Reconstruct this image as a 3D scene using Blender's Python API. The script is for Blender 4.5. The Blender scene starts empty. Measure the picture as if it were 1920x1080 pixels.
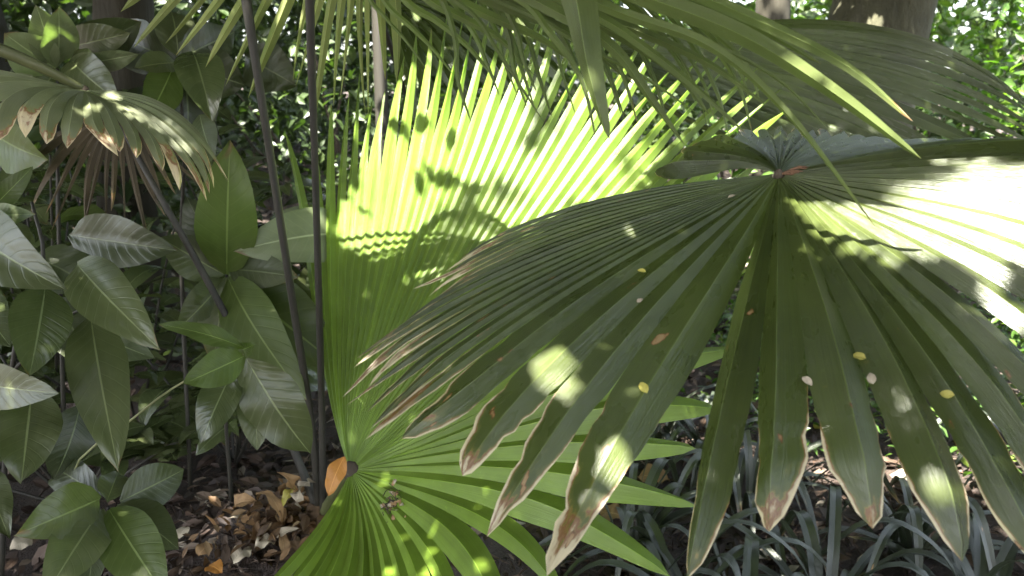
import bpy, math, random
import numpy as np
from mathutils import Vector

R = math.radians
rng = np.random.default_rng(11)
random.seed(11)
scene = bpy.context.scene
COL = scene.collection

# ------------------------------------------------------------------ camera
CAM = np.array([0.0, 0.0, 1.25]); PITCH = R(14); F = 1507.0
cam_d = bpy.data.cameras.new('camera'); cam = bpy.data.objects.new('camera', cam_d)
COL.objects.link(cam); cam.location = CAM; cam.rotation_euler = (R(90) - PITCH, 0, 0)
cam_d.lens = 36 * F / 1920; cam_d.clip_end = 500; cam_d.clip_start = 0.05
cam_d.dof.use_dof = True; cam_d.dof.focus_distance = 1.45; cam_d.dof.aperture_fstop = 6.3
scene.camera = cam
RT = np.array([1.0, 0, 0]); FW = np.array([0, math.cos(PITCH), -math.sin(PITCH)]); UPV = np.array([0, math.sin(PITCH), math.cos(PITCH)])
def P(px, py, d):
    return CAM + d * (FW + RT * (px - 960) / F - UPV * (py - 540) / F)
def proj(p):
    v = np.asarray(p) - CAM
    d = v @ FW
    return 960 + F * (v @ RT) / d, 540 - F * (v @ UPV) / d, d

# ------------------------------------------------------------------ light
SUN = np.array([-0.34, -0.40, 0.85]); SUN /= np.linalg.norm(SUN)      # towards the sun
w = bpy.data.worlds.new('World'); scene.world = w; w.use_nodes = True
nt = w.node_tree; bg = nt.nodes['Background']; sky = nt.nodes.new('ShaderNodeTexSky')
sky.sky_type = 'NISHITA'; sky.sun_disc = False; sky.sun_elevation = math.asin(SUN[2])
sky.sun_rotation = math.atan2(SUN[0], SUN[1]); sky.altitude = 0; sky.dust_density = 3.0; sky.ozone_density = 0.6
hs = nt.nodes.new('ShaderNodeHueSaturation'); hs.inputs['Saturation'].default_value = 0.5     # thin haze whitens the sky
nt.links.new(sky.outputs[0], hs.inputs['Color']); nt.links.new(hs.outputs[0], bg.inputs[0]); bg.inputs[1].default_value = 0.09
sl = bpy.data.lights.new('sun', 'SUN'); sl.energy = 5.0; sl.angle = R(0.5); sl.color = (1, 0.95, 0.86)
so = bpy.data.objects.new('sun', sl); COL.objects.link(so)
so.rotation_euler = Vector(-SUN).to_track_quat('-Z', 'Y').to_euler()
scene.view_settings.view_transform = 'Standard'; scene.view_settings.look = 'None'
scene.view_settings.exposure = 3.7; scene.view_settings.gamma = 1
scene.view_settings.use_curve_mapping = False
scene.cycles.use_denoising = True
scene.cycles.max_bounces = 8; scene.cycles.transparent_max_bounces = 4

# ------------------------------------------------------------------ helpers
def nrm(v):
    v = np.asarray(v, float); n = np.linalg.norm(v, axis=-1, keepdims=True)
    return v / np.maximum(n, 1e-9)
def empty(name, loc=(0, 0, 0), parent=None):
    o = bpy.data.objects.new(name, None); COL.objects.link(o); o.location = loc
    o.empty_display_size = 0.05
    if parent: o.parent = parent
    return o
def tag(o, label=None, cat=None, group=None, kind=None):
    if label: o['label'] = label
    if cat: o['category'] = cat
    if group: o['group'] = group
    if kind: o['kind'] = kind
    return o
def origin(parent):
    v = np.zeros(3)
    while parent is not None:
        v = v + np.array(parent.location); parent = parent.parent
    return v
def mesh(name, verts, faces, mat, parent=None, uv=None, smooth=True, loc=None):
    """verts in world space; the object's origin is at loc (or at its parent's)"""
    off = origin(parent)
    o_loc = np.zeros(3)
    if loc is not None:
        o_loc = np.asarray(loc, float) - off; off = np.asarray(loc, float)
    verts = np.asarray(verts, float) - off
    me = bpy.data.meshes.new(name)
    faces = np.asarray(faces, dtype=np.int32)
    n, k = faces.shape
    me.vertices.add(len(verts)); me.vertices.foreach_set('co', verts.ravel())
    me.loops.add(n * k); me.loops.foreach_set('vertex_index', faces.ravel())
    me.polygons.add(n); me.polygons.foreach_set('loop_start', np.arange(n) * k)
    me.polygons.foreach_set('loop_total', np.full(n, k))
    me.polygons.foreach_set('use_smooth', np.full(n, smooth))
    if uv is not None:
        l = me.uv_layers.new(name='UVMap')
        l.data.foreach_set('uv', np.asarray(uv, float)[faces.ravel()].ravel())
    me.update(); me.validate()
    me.materials.append(mat)
    o = bpy.data.objects.new(name, me); COL.objects.link(o); o.location = o_loc
    if parent: o.parent = parent
    return o
def grid_faces(nr, nc, start=0, closed=False):
    f = []
    for r in range(nr - 1):
        for c in range(nc if closed else nc - 1):
            c2 = (c + 1) % nc
            f.append((start + r * nc + c, start + r * nc + c2, start + (r + 1) * nc + c2, start + (r + 1) * nc + c))
    return f
def spline(pts, n):
    """Catmull-Rom through pts (m, k) -> n samples"""
    pts = np.asarray(pts, float); m = len(pts)
    if m == 2: return pts[0] + (pts[1] - pts[0]) * np.linspace(0, 1, n)[:, None]
    ext = np.vstack([2 * pts[0] - pts[1], pts, 2 * pts[-1] - pts[-2]])
    t = np.linspace(0, m - 1, n); i = np.minimum(t.astype(int), m - 2); f = (t - i)[:, None]
    a, b, c, d = ext[i], ext[i + 1], ext[i + 2], ext[i + 3]
    return 0.5 * (2 * b + (c - a) * f + (2 * a - 5 * b + 4 * c - d) * f ** 2 + (3 * b - a - 3 * c + d) * f ** 3)
def tube_vf(path, rad, sides=10, rough=0.0, flat=1.0, start=0, lobes=0):
    path = np.asarray(path, float); n = len(path); rad = np.broadcast_to(np.asarray(rad, float), (n,))
    tan = nrm(np.gradient(path, axis=0)); ref = np.array([0, 0, 1.0]) if abs(tan[0][2]) < 0.8 else np.array([0, 1.0, 0])
    vs = []
    for i in range(n):
        a = nrm(np.cross(tan[i], ref)); b = np.cross(tan[i], a)
        for k in range(sides):
            th = 2 * math.pi * k / sides
            r = rad[i] * (1 + rough * rng.normal() + lobes * 0.09 * math.sin(3 * th + i * 0.15))
            vs.append(path[i] + r * (math.cos(th) * a + flat * math.sin(th) * b))
    f = grid_faces(n, sides, start, True)
    uv = [(k / sides, i / n) for i in range(n) for k in range(sides)]
    return np.array(vs), f, uv
def tube(name, pts, radii, mat, parent=None, n=16, sides=10, rough=0.0, flat=1.0, loc=None, lobes=0):
    path = spline(pts, n); rad = np.interp(np.linspace(0, 1, n), np.linspace(0, 1, len(radii)), radii)
    v, f, uv = tube_vf(path, rad, sides, rough, flat, lobes=lobes)
    # close the ends
    v = np.vstack([v, path[0], path[-1]]); a, b = len(v) - 2, len(v) - 1
    for k in range(sides):
        k2 = (k + 1) % sides
        f.append((a, k2, k, k)); f.append((b, (n - 1) * sides + k, (n - 1) * sides + k2, (n - 1) * sides + k2))
    uv += [(0.5, 0), (0.5, 1)]
    # triangles written as quads are cleaned by from_pydata style split
    quads = [q for q in f if len(set(q)) == 4]; tris = [tuple(dict.fromkeys(q)) for q in f if len(set(q)) == 3]
    off = origin(parent); o_loc = np.zeros(3)
    if loc is not None: o_loc = np.asarray(loc, float) - off; off = np.asarray(loc, float)
    me = bpy.data.meshes.new(name); me.from_pydata((v - off).tolist(), [], quads + tris)
    l = me.uv_layers.new(name='UVMap')
    idx = np.zeros(len(me.loops), dtype=np.int32); me.loops.foreach_get('vertex_index', idx)
    l.data.foreach_set('uv', np.asarray(uv, float)[idx].ravel())
    me.polygons.foreach_set('use_smooth', np.full(len(me.polygons), True)); me.materials.append(mat); me.update()
    o = bpy.data.objects.new(name, me); COL.objects.link(o); o.location = o_loc
    if parent: o.parent = parent
    return o

# ------------------------------------------------------------------ materials
class NB:
    def __init__(s, name):
        s.m = bpy.data.materials.new(name); s.m.use_nodes = True; s.t = s.m.node_tree
        s.t.nodes.clear(); s.out = s.t.nodes.new('ShaderNodeOutputMaterial')
    def n(s, typ, **kw):
        nd = s.t.nodes.new('ShaderNode' + typ)
        for k, v in kw.items():
            if k.startswith('i_'):
                key = k[2:].replace('_', ' '); nd.inputs[key].default_value = v
            else: setattr(nd, k, v)
        return nd
    def l(s, a, b): s.t.links.new(a, b)
    def math(s, op, a, b=None, c=None, clamp=False):
        nd = s.t.nodes.new('ShaderNodeMath'); nd.operation = op; nd.use_clamp = clamp
        for i, x in enumerate((a, b, c)):
            if x is None: continue
            if isinstance(x, (int, float)): nd.inputs[i].default_value = x
            else: s.l(x, nd.inputs[i])
        return nd.outputs[0]
    def mix(s, f, a, b, mode='MIX'):
        nd = s.t.nodes.new('ShaderNodeMix'); nd.data_type = 'RGBA'; nd.blend_type = mode
        for key, x in ((0, f), (6, a), (7, b)):
            if isinstance(x, (int, float)): nd.inputs[key].default_value = x
            elif isinstance(x, tuple): nd.inputs[key].default_value = (*x, 1)
            else: s.l(x, nd.inputs[key])
        return nd.outputs[2]
    def ramp(s, f, stops):
        nd = s.t.nodes.new('ShaderNodeValToRGB'); cr = nd.color_ramp
        while len(cr.elements) < len(stops): cr.elements.new(0.5)
        for e, (p, c) in zip(cr.elements, stops): e.position = p; e.color = (*c, 1) if len(c) == 3 else c
        s.l(f, nd.inputs[0]); return nd.outputs[0]
    def uvs(s):
        t = s.n('UVMap'); x = s.n('SeparateXYZ'); s.l(t.outputs[0], x.inputs[0]); return x.outputs[0], x.outputs[1]
    def comb(s, x, y, z=0.0):
        c = s.n('CombineXYZ')
        for i, v in enumerate((x, y, z)):
            if isinstance(v, (int, float)): c.inputs[i].default_value = v
            else: s.l(v, c.inputs[i])
        return c.outputs[0]
    def noise(s, vec, scale, detail=3, rough=0.5):
        nd = s.n('TexNoise'); nd.inputs['Scale'].default_value = scale; nd.inputs['Detail'].default_value = detail
        nd.inputs['Roughness'].default_value = rough
        if vec is not None: s.l(vec, nd.inputs['Vector'])
        return nd.outputs[0]
    def leaf_out(s, col, rough, trans, bump=None, bstr=0.3, bdist=0.002, tcol=None, spec=0.5, tmul=(1.5, 1.9, 0.7)):
        p = s.n('BsdfPrincipled'); s.l(col, p.inputs['Base Color'])
        p.inputs['Specular IOR Level'].default_value = spec
        if isinstance(rough, (int, float)): p.inputs['Roughness'].default_value = rough
        else: s.l(rough, p.inputs['Roughness'])
        tr = s.n('BsdfTranslucent')
        tc = s.mix(1.0, col, tmul, 'MULTIPLY') if tcol is None else tcol
        s.l(tc, tr.inputs['Color'])
        if bump is not None:
            b = s.n('Bump'); b.inputs['Strength'].default_value = bstr; b.inputs['Distance'].default_value = bdist
            s.l(bump, b.inputs['Height']); s.l(b.outputs[0], p.inputs['Normal'])
        mx = s.n('MixShader'); mx.inputs[0].default_value = trans
        s.l(p.outputs[0], mx.inputs[1]); s.l(tr.outputs[0], mx.inputs[2]); s.l(mx.outputs[0], s.out.inputs[0])
        return s.m

def fan_mat(name, ca, cb, trans=0.35, rough=0.42, dead=0.9, margin=0.0, blotch=0.0, tmul=(1.5, 1.9, 0.7), tan=(0.42, 0.33, 0.2), spec=0.5):
    b = NB(name); u, v = b.uvs()
    rnd = b.n('ObjectInfo').outputs['Random']
    ro = b.math('MULTIPLY', rnd, 37.0)
    edge = b.math('MULTIPLY', b.math('ABSOLUTE', b.math('SUBTRACT', u, 0.5)), 2.0)
    vec = b.comb(b.math('ADD', b.math('MULTIPLY', u, 26.0), ro), b.math('MULTIPLY', v, 3.0), ro)
    streak = b.noise(vec, 1.0, 4, 0.7)
    vec2 = b.comb(b.math('ADD', b.math('MULTIPLY', u, 2.0), ro), b.math('MULTIPLY', v, 9.0), ro)
    patch = b.noise(vec2, 1.0, 3)
    green = b.mix(b.math('MULTIPLY_ADD', streak, 0.5, b.math('MULTIPLY_ADD', patch, 0.9, -0.3), clamp=True), ca, cb)
    fine = b.noise(b.comb(b.math('ADD', b.math('MULTIPLY', u, 75.0), ro), b.math('MULTIPLY', v, 1.2), ro), 1.0, 2, 0.6)
    green = b.mix(b.math('MULTIPLY', b.math('SUBTRACT', fine, 0.5), 2.2, clamp=True), green, tuple(x * 0.45 for x in ca))
    dust = b.noise(b.n('TexCoord').outputs['Object'], 70.0, 5, 0.75)
    green = b.mix(b.math('MULTIPLY', b.math('SUBTRACT', dust, 0.60), 3.0, clamp=True), green, tuple(x * 1.6 + 0.03 for x in cb))
    big_ = b.noise(b.n('TexCoord').outputs['Object'], 7.0, 3, 0.6)
    green = b.mix(b.math('MULTIPLY_ADD', big_, 1.6, -0.5, clamp=True), green, tuple(x * 1.35 for x in cb))
    hv = b.n('HueSaturation'); b.l(green, hv.inputs['Color'])
    b.l(b.math('MULTIPLY_ADD', rnd, 0.35, 0.82), hv.inputs['Value']); green = hv.outputs[0]
    # midrib thin light line
    rib = b.math('LESS_THAN', edge, 0.035)
    green = b.mix(b.math('MULTIPLY', rib, 0.45), green, tuple(min(1, x * 2.2 + 0.02) for x in cb))
    # withering from the tip and margin inward
    wn = b.noise(b.comb(b.math('ADD', b.math('MULTIPLY', u, 2.5), ro), b.math('MULTIPLY', v, 16.0), ro), 1.0, 4, 0.6)
    e6 = b.math('MULTIPLY', b.math('POWER', edge, 7.0), b.math('MULTIPLY_ADD', b.noise(b.comb(b.math('ADD', b.math('GREATER_THAN', u, 0.5), ro), b.math('MULTIPLY', v, 7.0), ro), 1.0, 3), 4.0, -1.3, clamp=True))
    wither = b.math('ADD', v, b.math('ADD', b.math('MULTIPLY', b.math('MULTIPLY', e6, margin), b.math('MULTIPLY', v, v)), b.math('MULTIPLY', b.math('SUBTRACT', wn, 0.5), 0.34)))
    rr = b.math('MULTIPLY', b.math('SUBTRACT', rnd, 0.5), 0.16)
    wv = b.math('MULTIPLY_ADD', b.math('SUBTRACT', b.math('ADD', wither, rr), dead), 6.0, 0.3, clamp=True)
    fac = b.ramp(wv, [(0.0, (0, 0, 0)), (0.25, (0.25, 0.25, 0.25)), (0.32, (1, 1, 1)), (1.0, (1, 1, 1))])
    dcol = b.ramp(wv, [(0.0, (0.16, 0.2, 0.03)), (0.3, (0.2, 0.17, 0.03)), (0.38, (0.16, 0.06, 0.02)), (0.48, (0.24, 0.13, 0.06)), (0.62, tan), (1.0, tuple(x * 1.25 for x in tan))])
    dcol = b.mix(b.math('MULTIPLY', streak, 0.5), dcol, (0.2, 0.13, 0.08))
    col = b.mix(fac, green, dcol)
    if blotch > 0:
        bn = b.noise(b.comb(b.math('ADD', b.math('MULTIPLY', u, 2.2), ro), b.math('MULTIPLY', v, 13.0), b.math('ADD', ro, 9.0)), 1.0, 4, 0.45)
        bv = b.math('MULTIPLY', b.math('SUBTRACT', b.math('MULTIPLY_ADD', v, 0.10, bn), 0.83 - blotch), 18.0, clamp=True)
        bc = b.ramp(bv, [(0.0, (0.12, 0.15, 0.03)), (0.35, (0.1, 0.04, 0.015)), (0.6, (0.27, 0.15, 0.07)), (1, (0.33, 0.22, 0.12))])
        col = b.mix(b.math('MULTIPLY', bv, 3.0, clamp=True), col, bc)
    rg = b.math('MULTIPLY_ADD', patch, 0.2, rough - 0.08)
    return b.leaf_out(col, rg, trans, b.math('ADD', streak, b.math('MULTIPLY', fine, 0.7)), 0.5, 0.0015, tmul=tmul, spec=spec)

def broad_mat(name, ca, cb, trans=0.22, rough=0.34, veins=11.0, vslope=4.0, tmul=(1.4, 1.9, 0.6), rib=1.9):
    b = NB(name); u, v = b.uvs(); rnd = b.n('ObjectInfo').outputs['Random']; ro = b.math('MULTIPLY', rnd, 41.0)
    au = b.math('ABSOLUTE', b.math('SUBTRACT', u, 0.5))
    n1 = b.noise(b.comb(b.math('ADD', b.math('MULTIPLY', u, 3.0), ro), b.math('MULTIPLY', v, 4.0), ro), 1.0, 4, 0.6)
    n2 = b.noise(b.comb(b.math('ADD', b.math('MULTIPLY', u, 14.0), ro), b.math('MULTIPLY', v, 22.0), ro), 1.0, 4, 0.7)
    col = b.mix(b.math('MULTIPLY_ADD', n1, 1.6, -0.35, clamp=True), ca, cb)
    hv = b.n('HueSaturation'); b.l(col, hv.inputs['Color']); b.l(b.math('MULTIPLY_ADD', rnd, 0.5, 0.75), hv.inputs['Value']); col = hv.outputs[0]
    ph = b.math('SUBTRACT', b.math('MULTIPLY', v, veins), b.math('MULTIPLY', au, vslope))
    fr = b.math('ABSOLUTE', b.math('SUBTRACT', b.math('FRACT', ph), 0.5))
    vein = b.math('MULTIPLY', b.math('SUBTRACT', fr, 0.42), 12.0, clamp=True)
    mid = b.math('MULTIPLY', b.math('SUBTRACT', 0.022, au), 90.0, clamp=True)
    lines = b.math('MAXIMUM', b.math('MULTIPLY', vein, 0.10), b.math('MULTIPLY', mid, 0.75))
    col = b.mix(lines, col, tuple(min(1, x * rib + 0.03) for x in cb))
    spots = b.math('MULTIPLY', b.math('SUBTRACT', n2, 0.70), 30.0, clamp=True)
    col = b.mix(b.math('MULTIPLY', spots, 0.6), col, (0.09, 0.06, 0.025))
    age = b.math('ADD', b.math('MULTIPLY_ADD', rnd, 0.22, v), b.math('MULTIPLY_ADD', b.noise(b.comb(b.math('ADD', b.math('MULTIPLY', u, 3.0), ro), b.math('MULTIPLY', v, 7.0), ro), 1.0, 5, 0.6), 0.5, b.math('MULTIPLY', b.math('POWER', b.math('MULTIPLY', au, 2.0), 6.0), 0.12)))
    av = b.math('MULTIPLY', b.math('SUBTRACT', age, 1.38), 7.0, clamp=True)
    col = b.mix(av, col, b.ramp(av, [(0, (0.16, 0.15, 0.03)), (0.5, (0.12, 0.06, 0.02)), (1, (0.2, 0.13, 0.07))]))
    h = b.math('ADD', b.math('MULTIPLY', b.math('MAXIMUM', vein, mid), -0.7), b.math('MULTIPLY', n2, 0.35))
    pil = b.math('MULTIPLY', b.math('SINE', b.math('MULTIPLY', ph, 6.283)), 0.28)
    h = b.math('ADD', h, pil)
    return b.leaf_out(col, b.math('MULTIPLY_ADD', n1, 0.25, rough - 0.1), trans, h, 0.22, 0.0025, tmul=tmul)

def island_mat(name, stops, trans=0.3, rough=0.5, tmul=(1.5, 1.9, 0.6), spec=0.5):
    b = NB(name); g = b.n('NewGeometry'); r = g.outputs['Random Per Island']
    col = b.ramp(r, stops)
    tc = b.n('TexCoord').outputs['Object']
    n = b.noise(tc, 35.0, 3)
    col = b.mix(b.math('MULTIPLY', n, 0.5), col, tuple(x * 0.5 for x in stops[0][1]))
    return b.leaf_out(col, rough, trans, tmul=tmul, spec=spec)

def bark_mat(name, ca, cb, scale=6, stretch=0.25, rough=0.85, bump=0.6, dist=0.01, light=None):
    b = NB(name); tc = b.n('TexCoord').outputs['Object']; mp = b.n('Mapping'); b.l(tc, mp.inputs[0]); mp.inputs['Scale'].default_value = (1, 1, stretch)
    n1 = b.noise(mp.outputs[0], scale, 6, 0.65); n2 = b.noise(mp.outputs[0], scale * 5, 4, 0.6)
    v = b.math('MULTIPLY_ADD', n1, 1.5, b.math('MULTIPLY_ADD', n2, 0.6, -0.55), clamp=True)
    col = b.mix(v, ca, cb)
    if light:
        n3 = b.noise(tc, scale * 0.5, 2); col = b.mix(b.math('MULTIPLY', b.math('SUBTRACT', n3, 0.55), 8.0, clamp=True), col, light)
    p = b.n('BsdfPrincipled'); b.l(col, p.inputs['Base Color']); p.inputs['Roughness'].default_value = rough
    bu = b.n('Bump'); bu.inputs['Strength'].default_value = bump; bu.inputs['Distance'].default_value = dist
    b.l(b.math('ADD', n1, b.math('MULTIPLY', n2, 0.4)), bu.inputs['Height']); b.l(bu.outputs[0], p.inputs['Normal'])
    b.l(p.outputs[0], b.out.inputs[0]); return b.m

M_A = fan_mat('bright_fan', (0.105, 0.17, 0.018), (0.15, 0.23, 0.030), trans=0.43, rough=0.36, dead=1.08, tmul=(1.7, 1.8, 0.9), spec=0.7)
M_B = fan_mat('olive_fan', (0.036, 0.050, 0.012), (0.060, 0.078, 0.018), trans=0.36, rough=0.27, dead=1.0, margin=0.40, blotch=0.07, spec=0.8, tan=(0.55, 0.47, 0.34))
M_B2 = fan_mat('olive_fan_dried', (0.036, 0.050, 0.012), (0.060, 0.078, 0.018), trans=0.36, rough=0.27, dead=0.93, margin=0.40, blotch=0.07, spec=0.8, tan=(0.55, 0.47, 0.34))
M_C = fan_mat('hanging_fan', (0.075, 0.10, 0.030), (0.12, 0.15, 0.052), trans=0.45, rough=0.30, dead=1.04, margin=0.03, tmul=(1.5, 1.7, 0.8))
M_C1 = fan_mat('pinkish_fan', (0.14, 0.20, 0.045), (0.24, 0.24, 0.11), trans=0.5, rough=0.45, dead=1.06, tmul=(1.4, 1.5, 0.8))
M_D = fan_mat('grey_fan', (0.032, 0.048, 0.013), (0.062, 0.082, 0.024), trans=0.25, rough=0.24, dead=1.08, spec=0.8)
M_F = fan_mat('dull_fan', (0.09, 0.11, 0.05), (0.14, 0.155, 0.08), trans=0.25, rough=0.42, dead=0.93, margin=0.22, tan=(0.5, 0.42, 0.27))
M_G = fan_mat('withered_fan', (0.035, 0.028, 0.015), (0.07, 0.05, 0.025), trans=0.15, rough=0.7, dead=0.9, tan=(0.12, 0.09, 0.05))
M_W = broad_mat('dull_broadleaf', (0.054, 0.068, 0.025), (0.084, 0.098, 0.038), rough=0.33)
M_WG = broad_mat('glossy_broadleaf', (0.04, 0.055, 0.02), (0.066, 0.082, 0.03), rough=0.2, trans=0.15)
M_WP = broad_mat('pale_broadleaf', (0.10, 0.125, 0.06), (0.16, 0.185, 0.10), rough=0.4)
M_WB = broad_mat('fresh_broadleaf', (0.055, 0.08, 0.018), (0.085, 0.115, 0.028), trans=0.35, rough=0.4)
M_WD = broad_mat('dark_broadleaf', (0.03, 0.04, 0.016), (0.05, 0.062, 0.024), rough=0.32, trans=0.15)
M_PET = bark_mat('petiole_skin', (0.006, 0.006, 0.005), (0.034, 0.030, 0.02), 45, 0.02, 0.6, 0.8, 0.003)
M_PETG = bark_mat('green_petiole_skin', (0.05, 0.06, 0.02), (0.11, 0.12, 0.05), 20, 0.05, 0.5, 0.3, 0.002)
M_STEM = bark_mat('pale_stem_skin', (0.12, 0.14, 0.05), (0.22, 0.22, 0.11), 25, 0.1, 0.6, 0.3, 0.001)
M_TWIG = bark_mat('twig_bark', (0.02, 0.015, 0.01), (0.075, 0.055, 0.035), 20, 0.2, 0.8, 0.6, 0.003)
M_BARK = bark_mat('grey_bark', (0.022, 0.023, 0.012), (0.085, 0.082, 0.045), 5.0, 0.5, 0.9, 0.9, 0.03, light=(0.14, 0.13, 0.10))
M_BARKD = bark_mat('brown_bark', (0.012, 0.011, 0.006), (0.036, 0.031, 0.018), 4.0, 0.2, 0.9, 0.9, 0.03)
M_FIBRE = bark_mat('fibre', (0.025, 0.014, 0.008), (0.12, 0.07, 0.03), 30, 0.15, 0.85, 1.0, 0.006)
M_STRAP = fan_mat('slate_strap', (0.012, 0.018, 0.009), (0.036, 0.044, 0.028), trans=0.08, rough=0.33, dead=1.0, margin=.1, blotch=.03, spec=0.8)
M_DEADO = broad_mat('orange_dead_leaf', (0.42, 0.17, 0.03), (0.55, 0.26, 0.05), trans=0.25, rough=0.5, tmul=(1.2, 1.0, 0.6), rib=1.2)
M_DEADB = broad_mat('brown_dead_leaf', (0.20, 0.115, 0.05), (0.36, 0.23, 0.11), trans=0.15, rough=0.7, tmul=(1.1, 1.0, 0.7), rib=1.2)
M_DEADP = broad_mat('pale_dead_leaf', (0.32, 0.27, 0.2), (0.5, 0.43, 0.32), trans=0.15, rough=0.7, tmul=(1, 1, 0.8), rib=1.1)
M_YEL = broad_mat('yellow_leaflet', (0.4, 0.36, 0.06), (0.55, 0.5, 0.14), trans=0.3, rough=0.5, tmul=(1.2, 1.2, 0.6), rib=1.1)
M_LITTER = island_mat('leaf_litter', [(0, (0.02, 0.012, 0.009)), (0.5, (0.06, 0.035, 0.022)), (0.8, (0.11, 0.07, 0.045)), (0.93, (0.2, 0.15, 0.11)), (1, (0.42, 0.38, 0.3))], 0.1, 0.65, (1.1, 1, 0.8))
M_HEAP = island_mat('broken_leaf_bits', [(0, (0.05, 0.03, 0.018)), (0.5, (0.15, 0.085, 0.035)), (0.8, (0.2, 0.11, 0.04)), (1, (0.36, 0.27, 0.15))], 0.15, 0.65, (1.1, 1, 0.8))
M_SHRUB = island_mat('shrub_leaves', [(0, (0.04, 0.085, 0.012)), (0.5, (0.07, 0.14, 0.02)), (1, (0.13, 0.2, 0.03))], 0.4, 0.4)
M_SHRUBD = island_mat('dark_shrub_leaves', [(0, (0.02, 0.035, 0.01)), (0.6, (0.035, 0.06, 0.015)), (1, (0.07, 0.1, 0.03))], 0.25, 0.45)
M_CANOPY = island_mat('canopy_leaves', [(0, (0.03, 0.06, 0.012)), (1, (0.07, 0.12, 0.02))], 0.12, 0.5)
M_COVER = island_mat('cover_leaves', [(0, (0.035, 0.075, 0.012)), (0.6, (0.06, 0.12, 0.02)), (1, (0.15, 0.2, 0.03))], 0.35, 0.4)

# ------------------------------------------------------------------ ground
BASE = P(598, 958, 1.95)                     # crown of the main palm
def gz(x, y):
    x = np.asarray(x, float); y = np.asarray(y, float)
    z = 0.035 * np.sin(1.7 * x + 0.6) * np.cos(1.3 * y) + 0.02 * np.sin(4.1 * x - y * 2.3) + 0.012 * np.sin(9 * x + 5 * y)
    z = z + 0.22 * np.exp(-((x - BASE[0]) ** 2 + (y - BASE[1] - 0.1) ** 2) / 0.2)
    z = z + 0.10 * np.clip(-x - 1.0, 0, 6) * np.clip((y - 2) / 4, 0, 1) + 0.02 * np.clip(y - 3, 0, 40)
    return z
gb = NB('forest_soil'); tc = gb.n('TexCoord').outputs['Object']
n1 = gb.noise(tc, 3.0, 6, 0.6); n2 = gb.noise(tc, 45.0, 5, 0.7); n3 = gb.noise(tc, 140.0, 3, 0.6)
gcol = gb.mix(gb.math('MULTIPLY_ADD', n1, 1.4, -0.3, clamp=True), (0.018, 0.012, 0.009), (0.055, 0.035, 0.024))
gcol = gb.mix(gb.math('MULTIPLY', gb.math('SUBTRACT', n2, 0.55), 5.0, clamp=True), gcol, (0.12, 0.08, 0.055))
gp = gb.n('BsdfPrincipled'); gb.l(gcol, gp.inputs['Base Color']); gp.inputs['Roughness'].default_value = 0.8
bu = gb.n('Bump'); bu.inputs['Distance'].default_value = 0.02; bu.inputs['Strength'].default_value = 0.9
gb.l(gb.math('ADD', n2, gb.math('MULTIPLY', n3, 0.5)), bu.inputs['Height']); gb.l(bu.outputs[0], gp.inputs['Normal']); gb.l(gp.outputs[0], gb.out.inputs[0])
gx = np.concatenate([np.linspace(-60, -5, 12), np.linspace(-4.5, 4.5, 110), np.linspace(5, 60, 12)])
gy = np.concatenate([np.linspace(-40, -1, 8), np.linspace(0, 8, 100), np.linspace(8.5, 90, 25)])
X, Y = np.meshgrid(gx, gy)
mesh('ground', np.stack([X.ravel(), Y.ravel(), gz(X, Y).ravel()], 1), grid_faces(len(gy), len(gx)), gb.m)['kind'] = 'structure'

# ------------------------------------------------------------------ leaf clouds
def cloud(name, cen, size, mat, parent=None, flat=0.6, jitter=0.4, up=None, aspect=0.45, loc=None):
    """many small folded leaves, one mesh"""
    cen = np.asarray(cen, float); n = len(cen)
    nr = rng.normal(size=(n, 3)); nr[:, 2] = np.abs(nr[:, 2]) + flat; nr = nrm(nr)
    if up is not None: nr = nrm(nr + np.asarray(up))
    ax = nrm(np.cross(nr, rng.normal(size=(n, 3)))); sd = np.cross(nr, ax)
    L = (size * (1 + jitter * rng.uniform(-1, 1, n)))[:, None]; W = L * aspect
    v = np.stack([cen - ax * L * .5, cen - ax * L * .1 + sd * W * .5 + nr * L * .06, cen + ax * L * .5 - nr * L * .1,
                  cen - ax * L * .1 - sd * W * .5 + nr * L * .06, cen + nr * 0.0, cen + ax * L * .25 + sd * W * .36 + nr * L * .02, cen + ax * L * .25 - sd * W * .36 + nr * L * .02], 1)
    base = np.arange(n)[:, None] * 7
    f1 = np.concatenate([base + np.array([0, 1, 5, 4]), base + np.array([0, 4, 6, 3])], 0)
    f2 = np.concatenate([base + np.array([4, 5, 2, 6])], 0)
    faces = np.concatenate([f1, f2], 0)
    return mesh(name, v.reshape(-1, 3), faces, mat, parent, smooth=False, loc=loc)

# ------------------------------------------------------------------ fan leaves
def rib_eval(hub, ctl, u, s):
    ks = [c[0] for c in ctl]
    arr = np.array([np.concatenate([c[1], c[2], c[3], [c[4]]]) for c in ctl])
    v = np.array([np.interp(u, ks, arr[:, k]) for k in range(arr.shape[1])])
    p1, p2, p3, sp = v[:3], v[3:6], v[6:9], v[9]
    s = np.asarray(s)[:, None]
    # cubic through hub,p1,p2,p3 at 0,1/3,2/3,1
    a, b = 1 / 3, 2 / 3
    l0 = (s - a) * (s - b) * (s - 1) / ((-a) * (-b) * (-1)); l1 = s * (s - b) * (s - 1) / (a * (a - b) * (a - 1))
    l2 = s * (s - a) * (s - 1) / (b * (b - a) * (b - 1)); l3 = s * (s - a) * (s - b) / ((1 - a) * (1 - b))
    return hub * l0 + p1 * l1 + p2 * l2 + p3 * l3, sp

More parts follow.
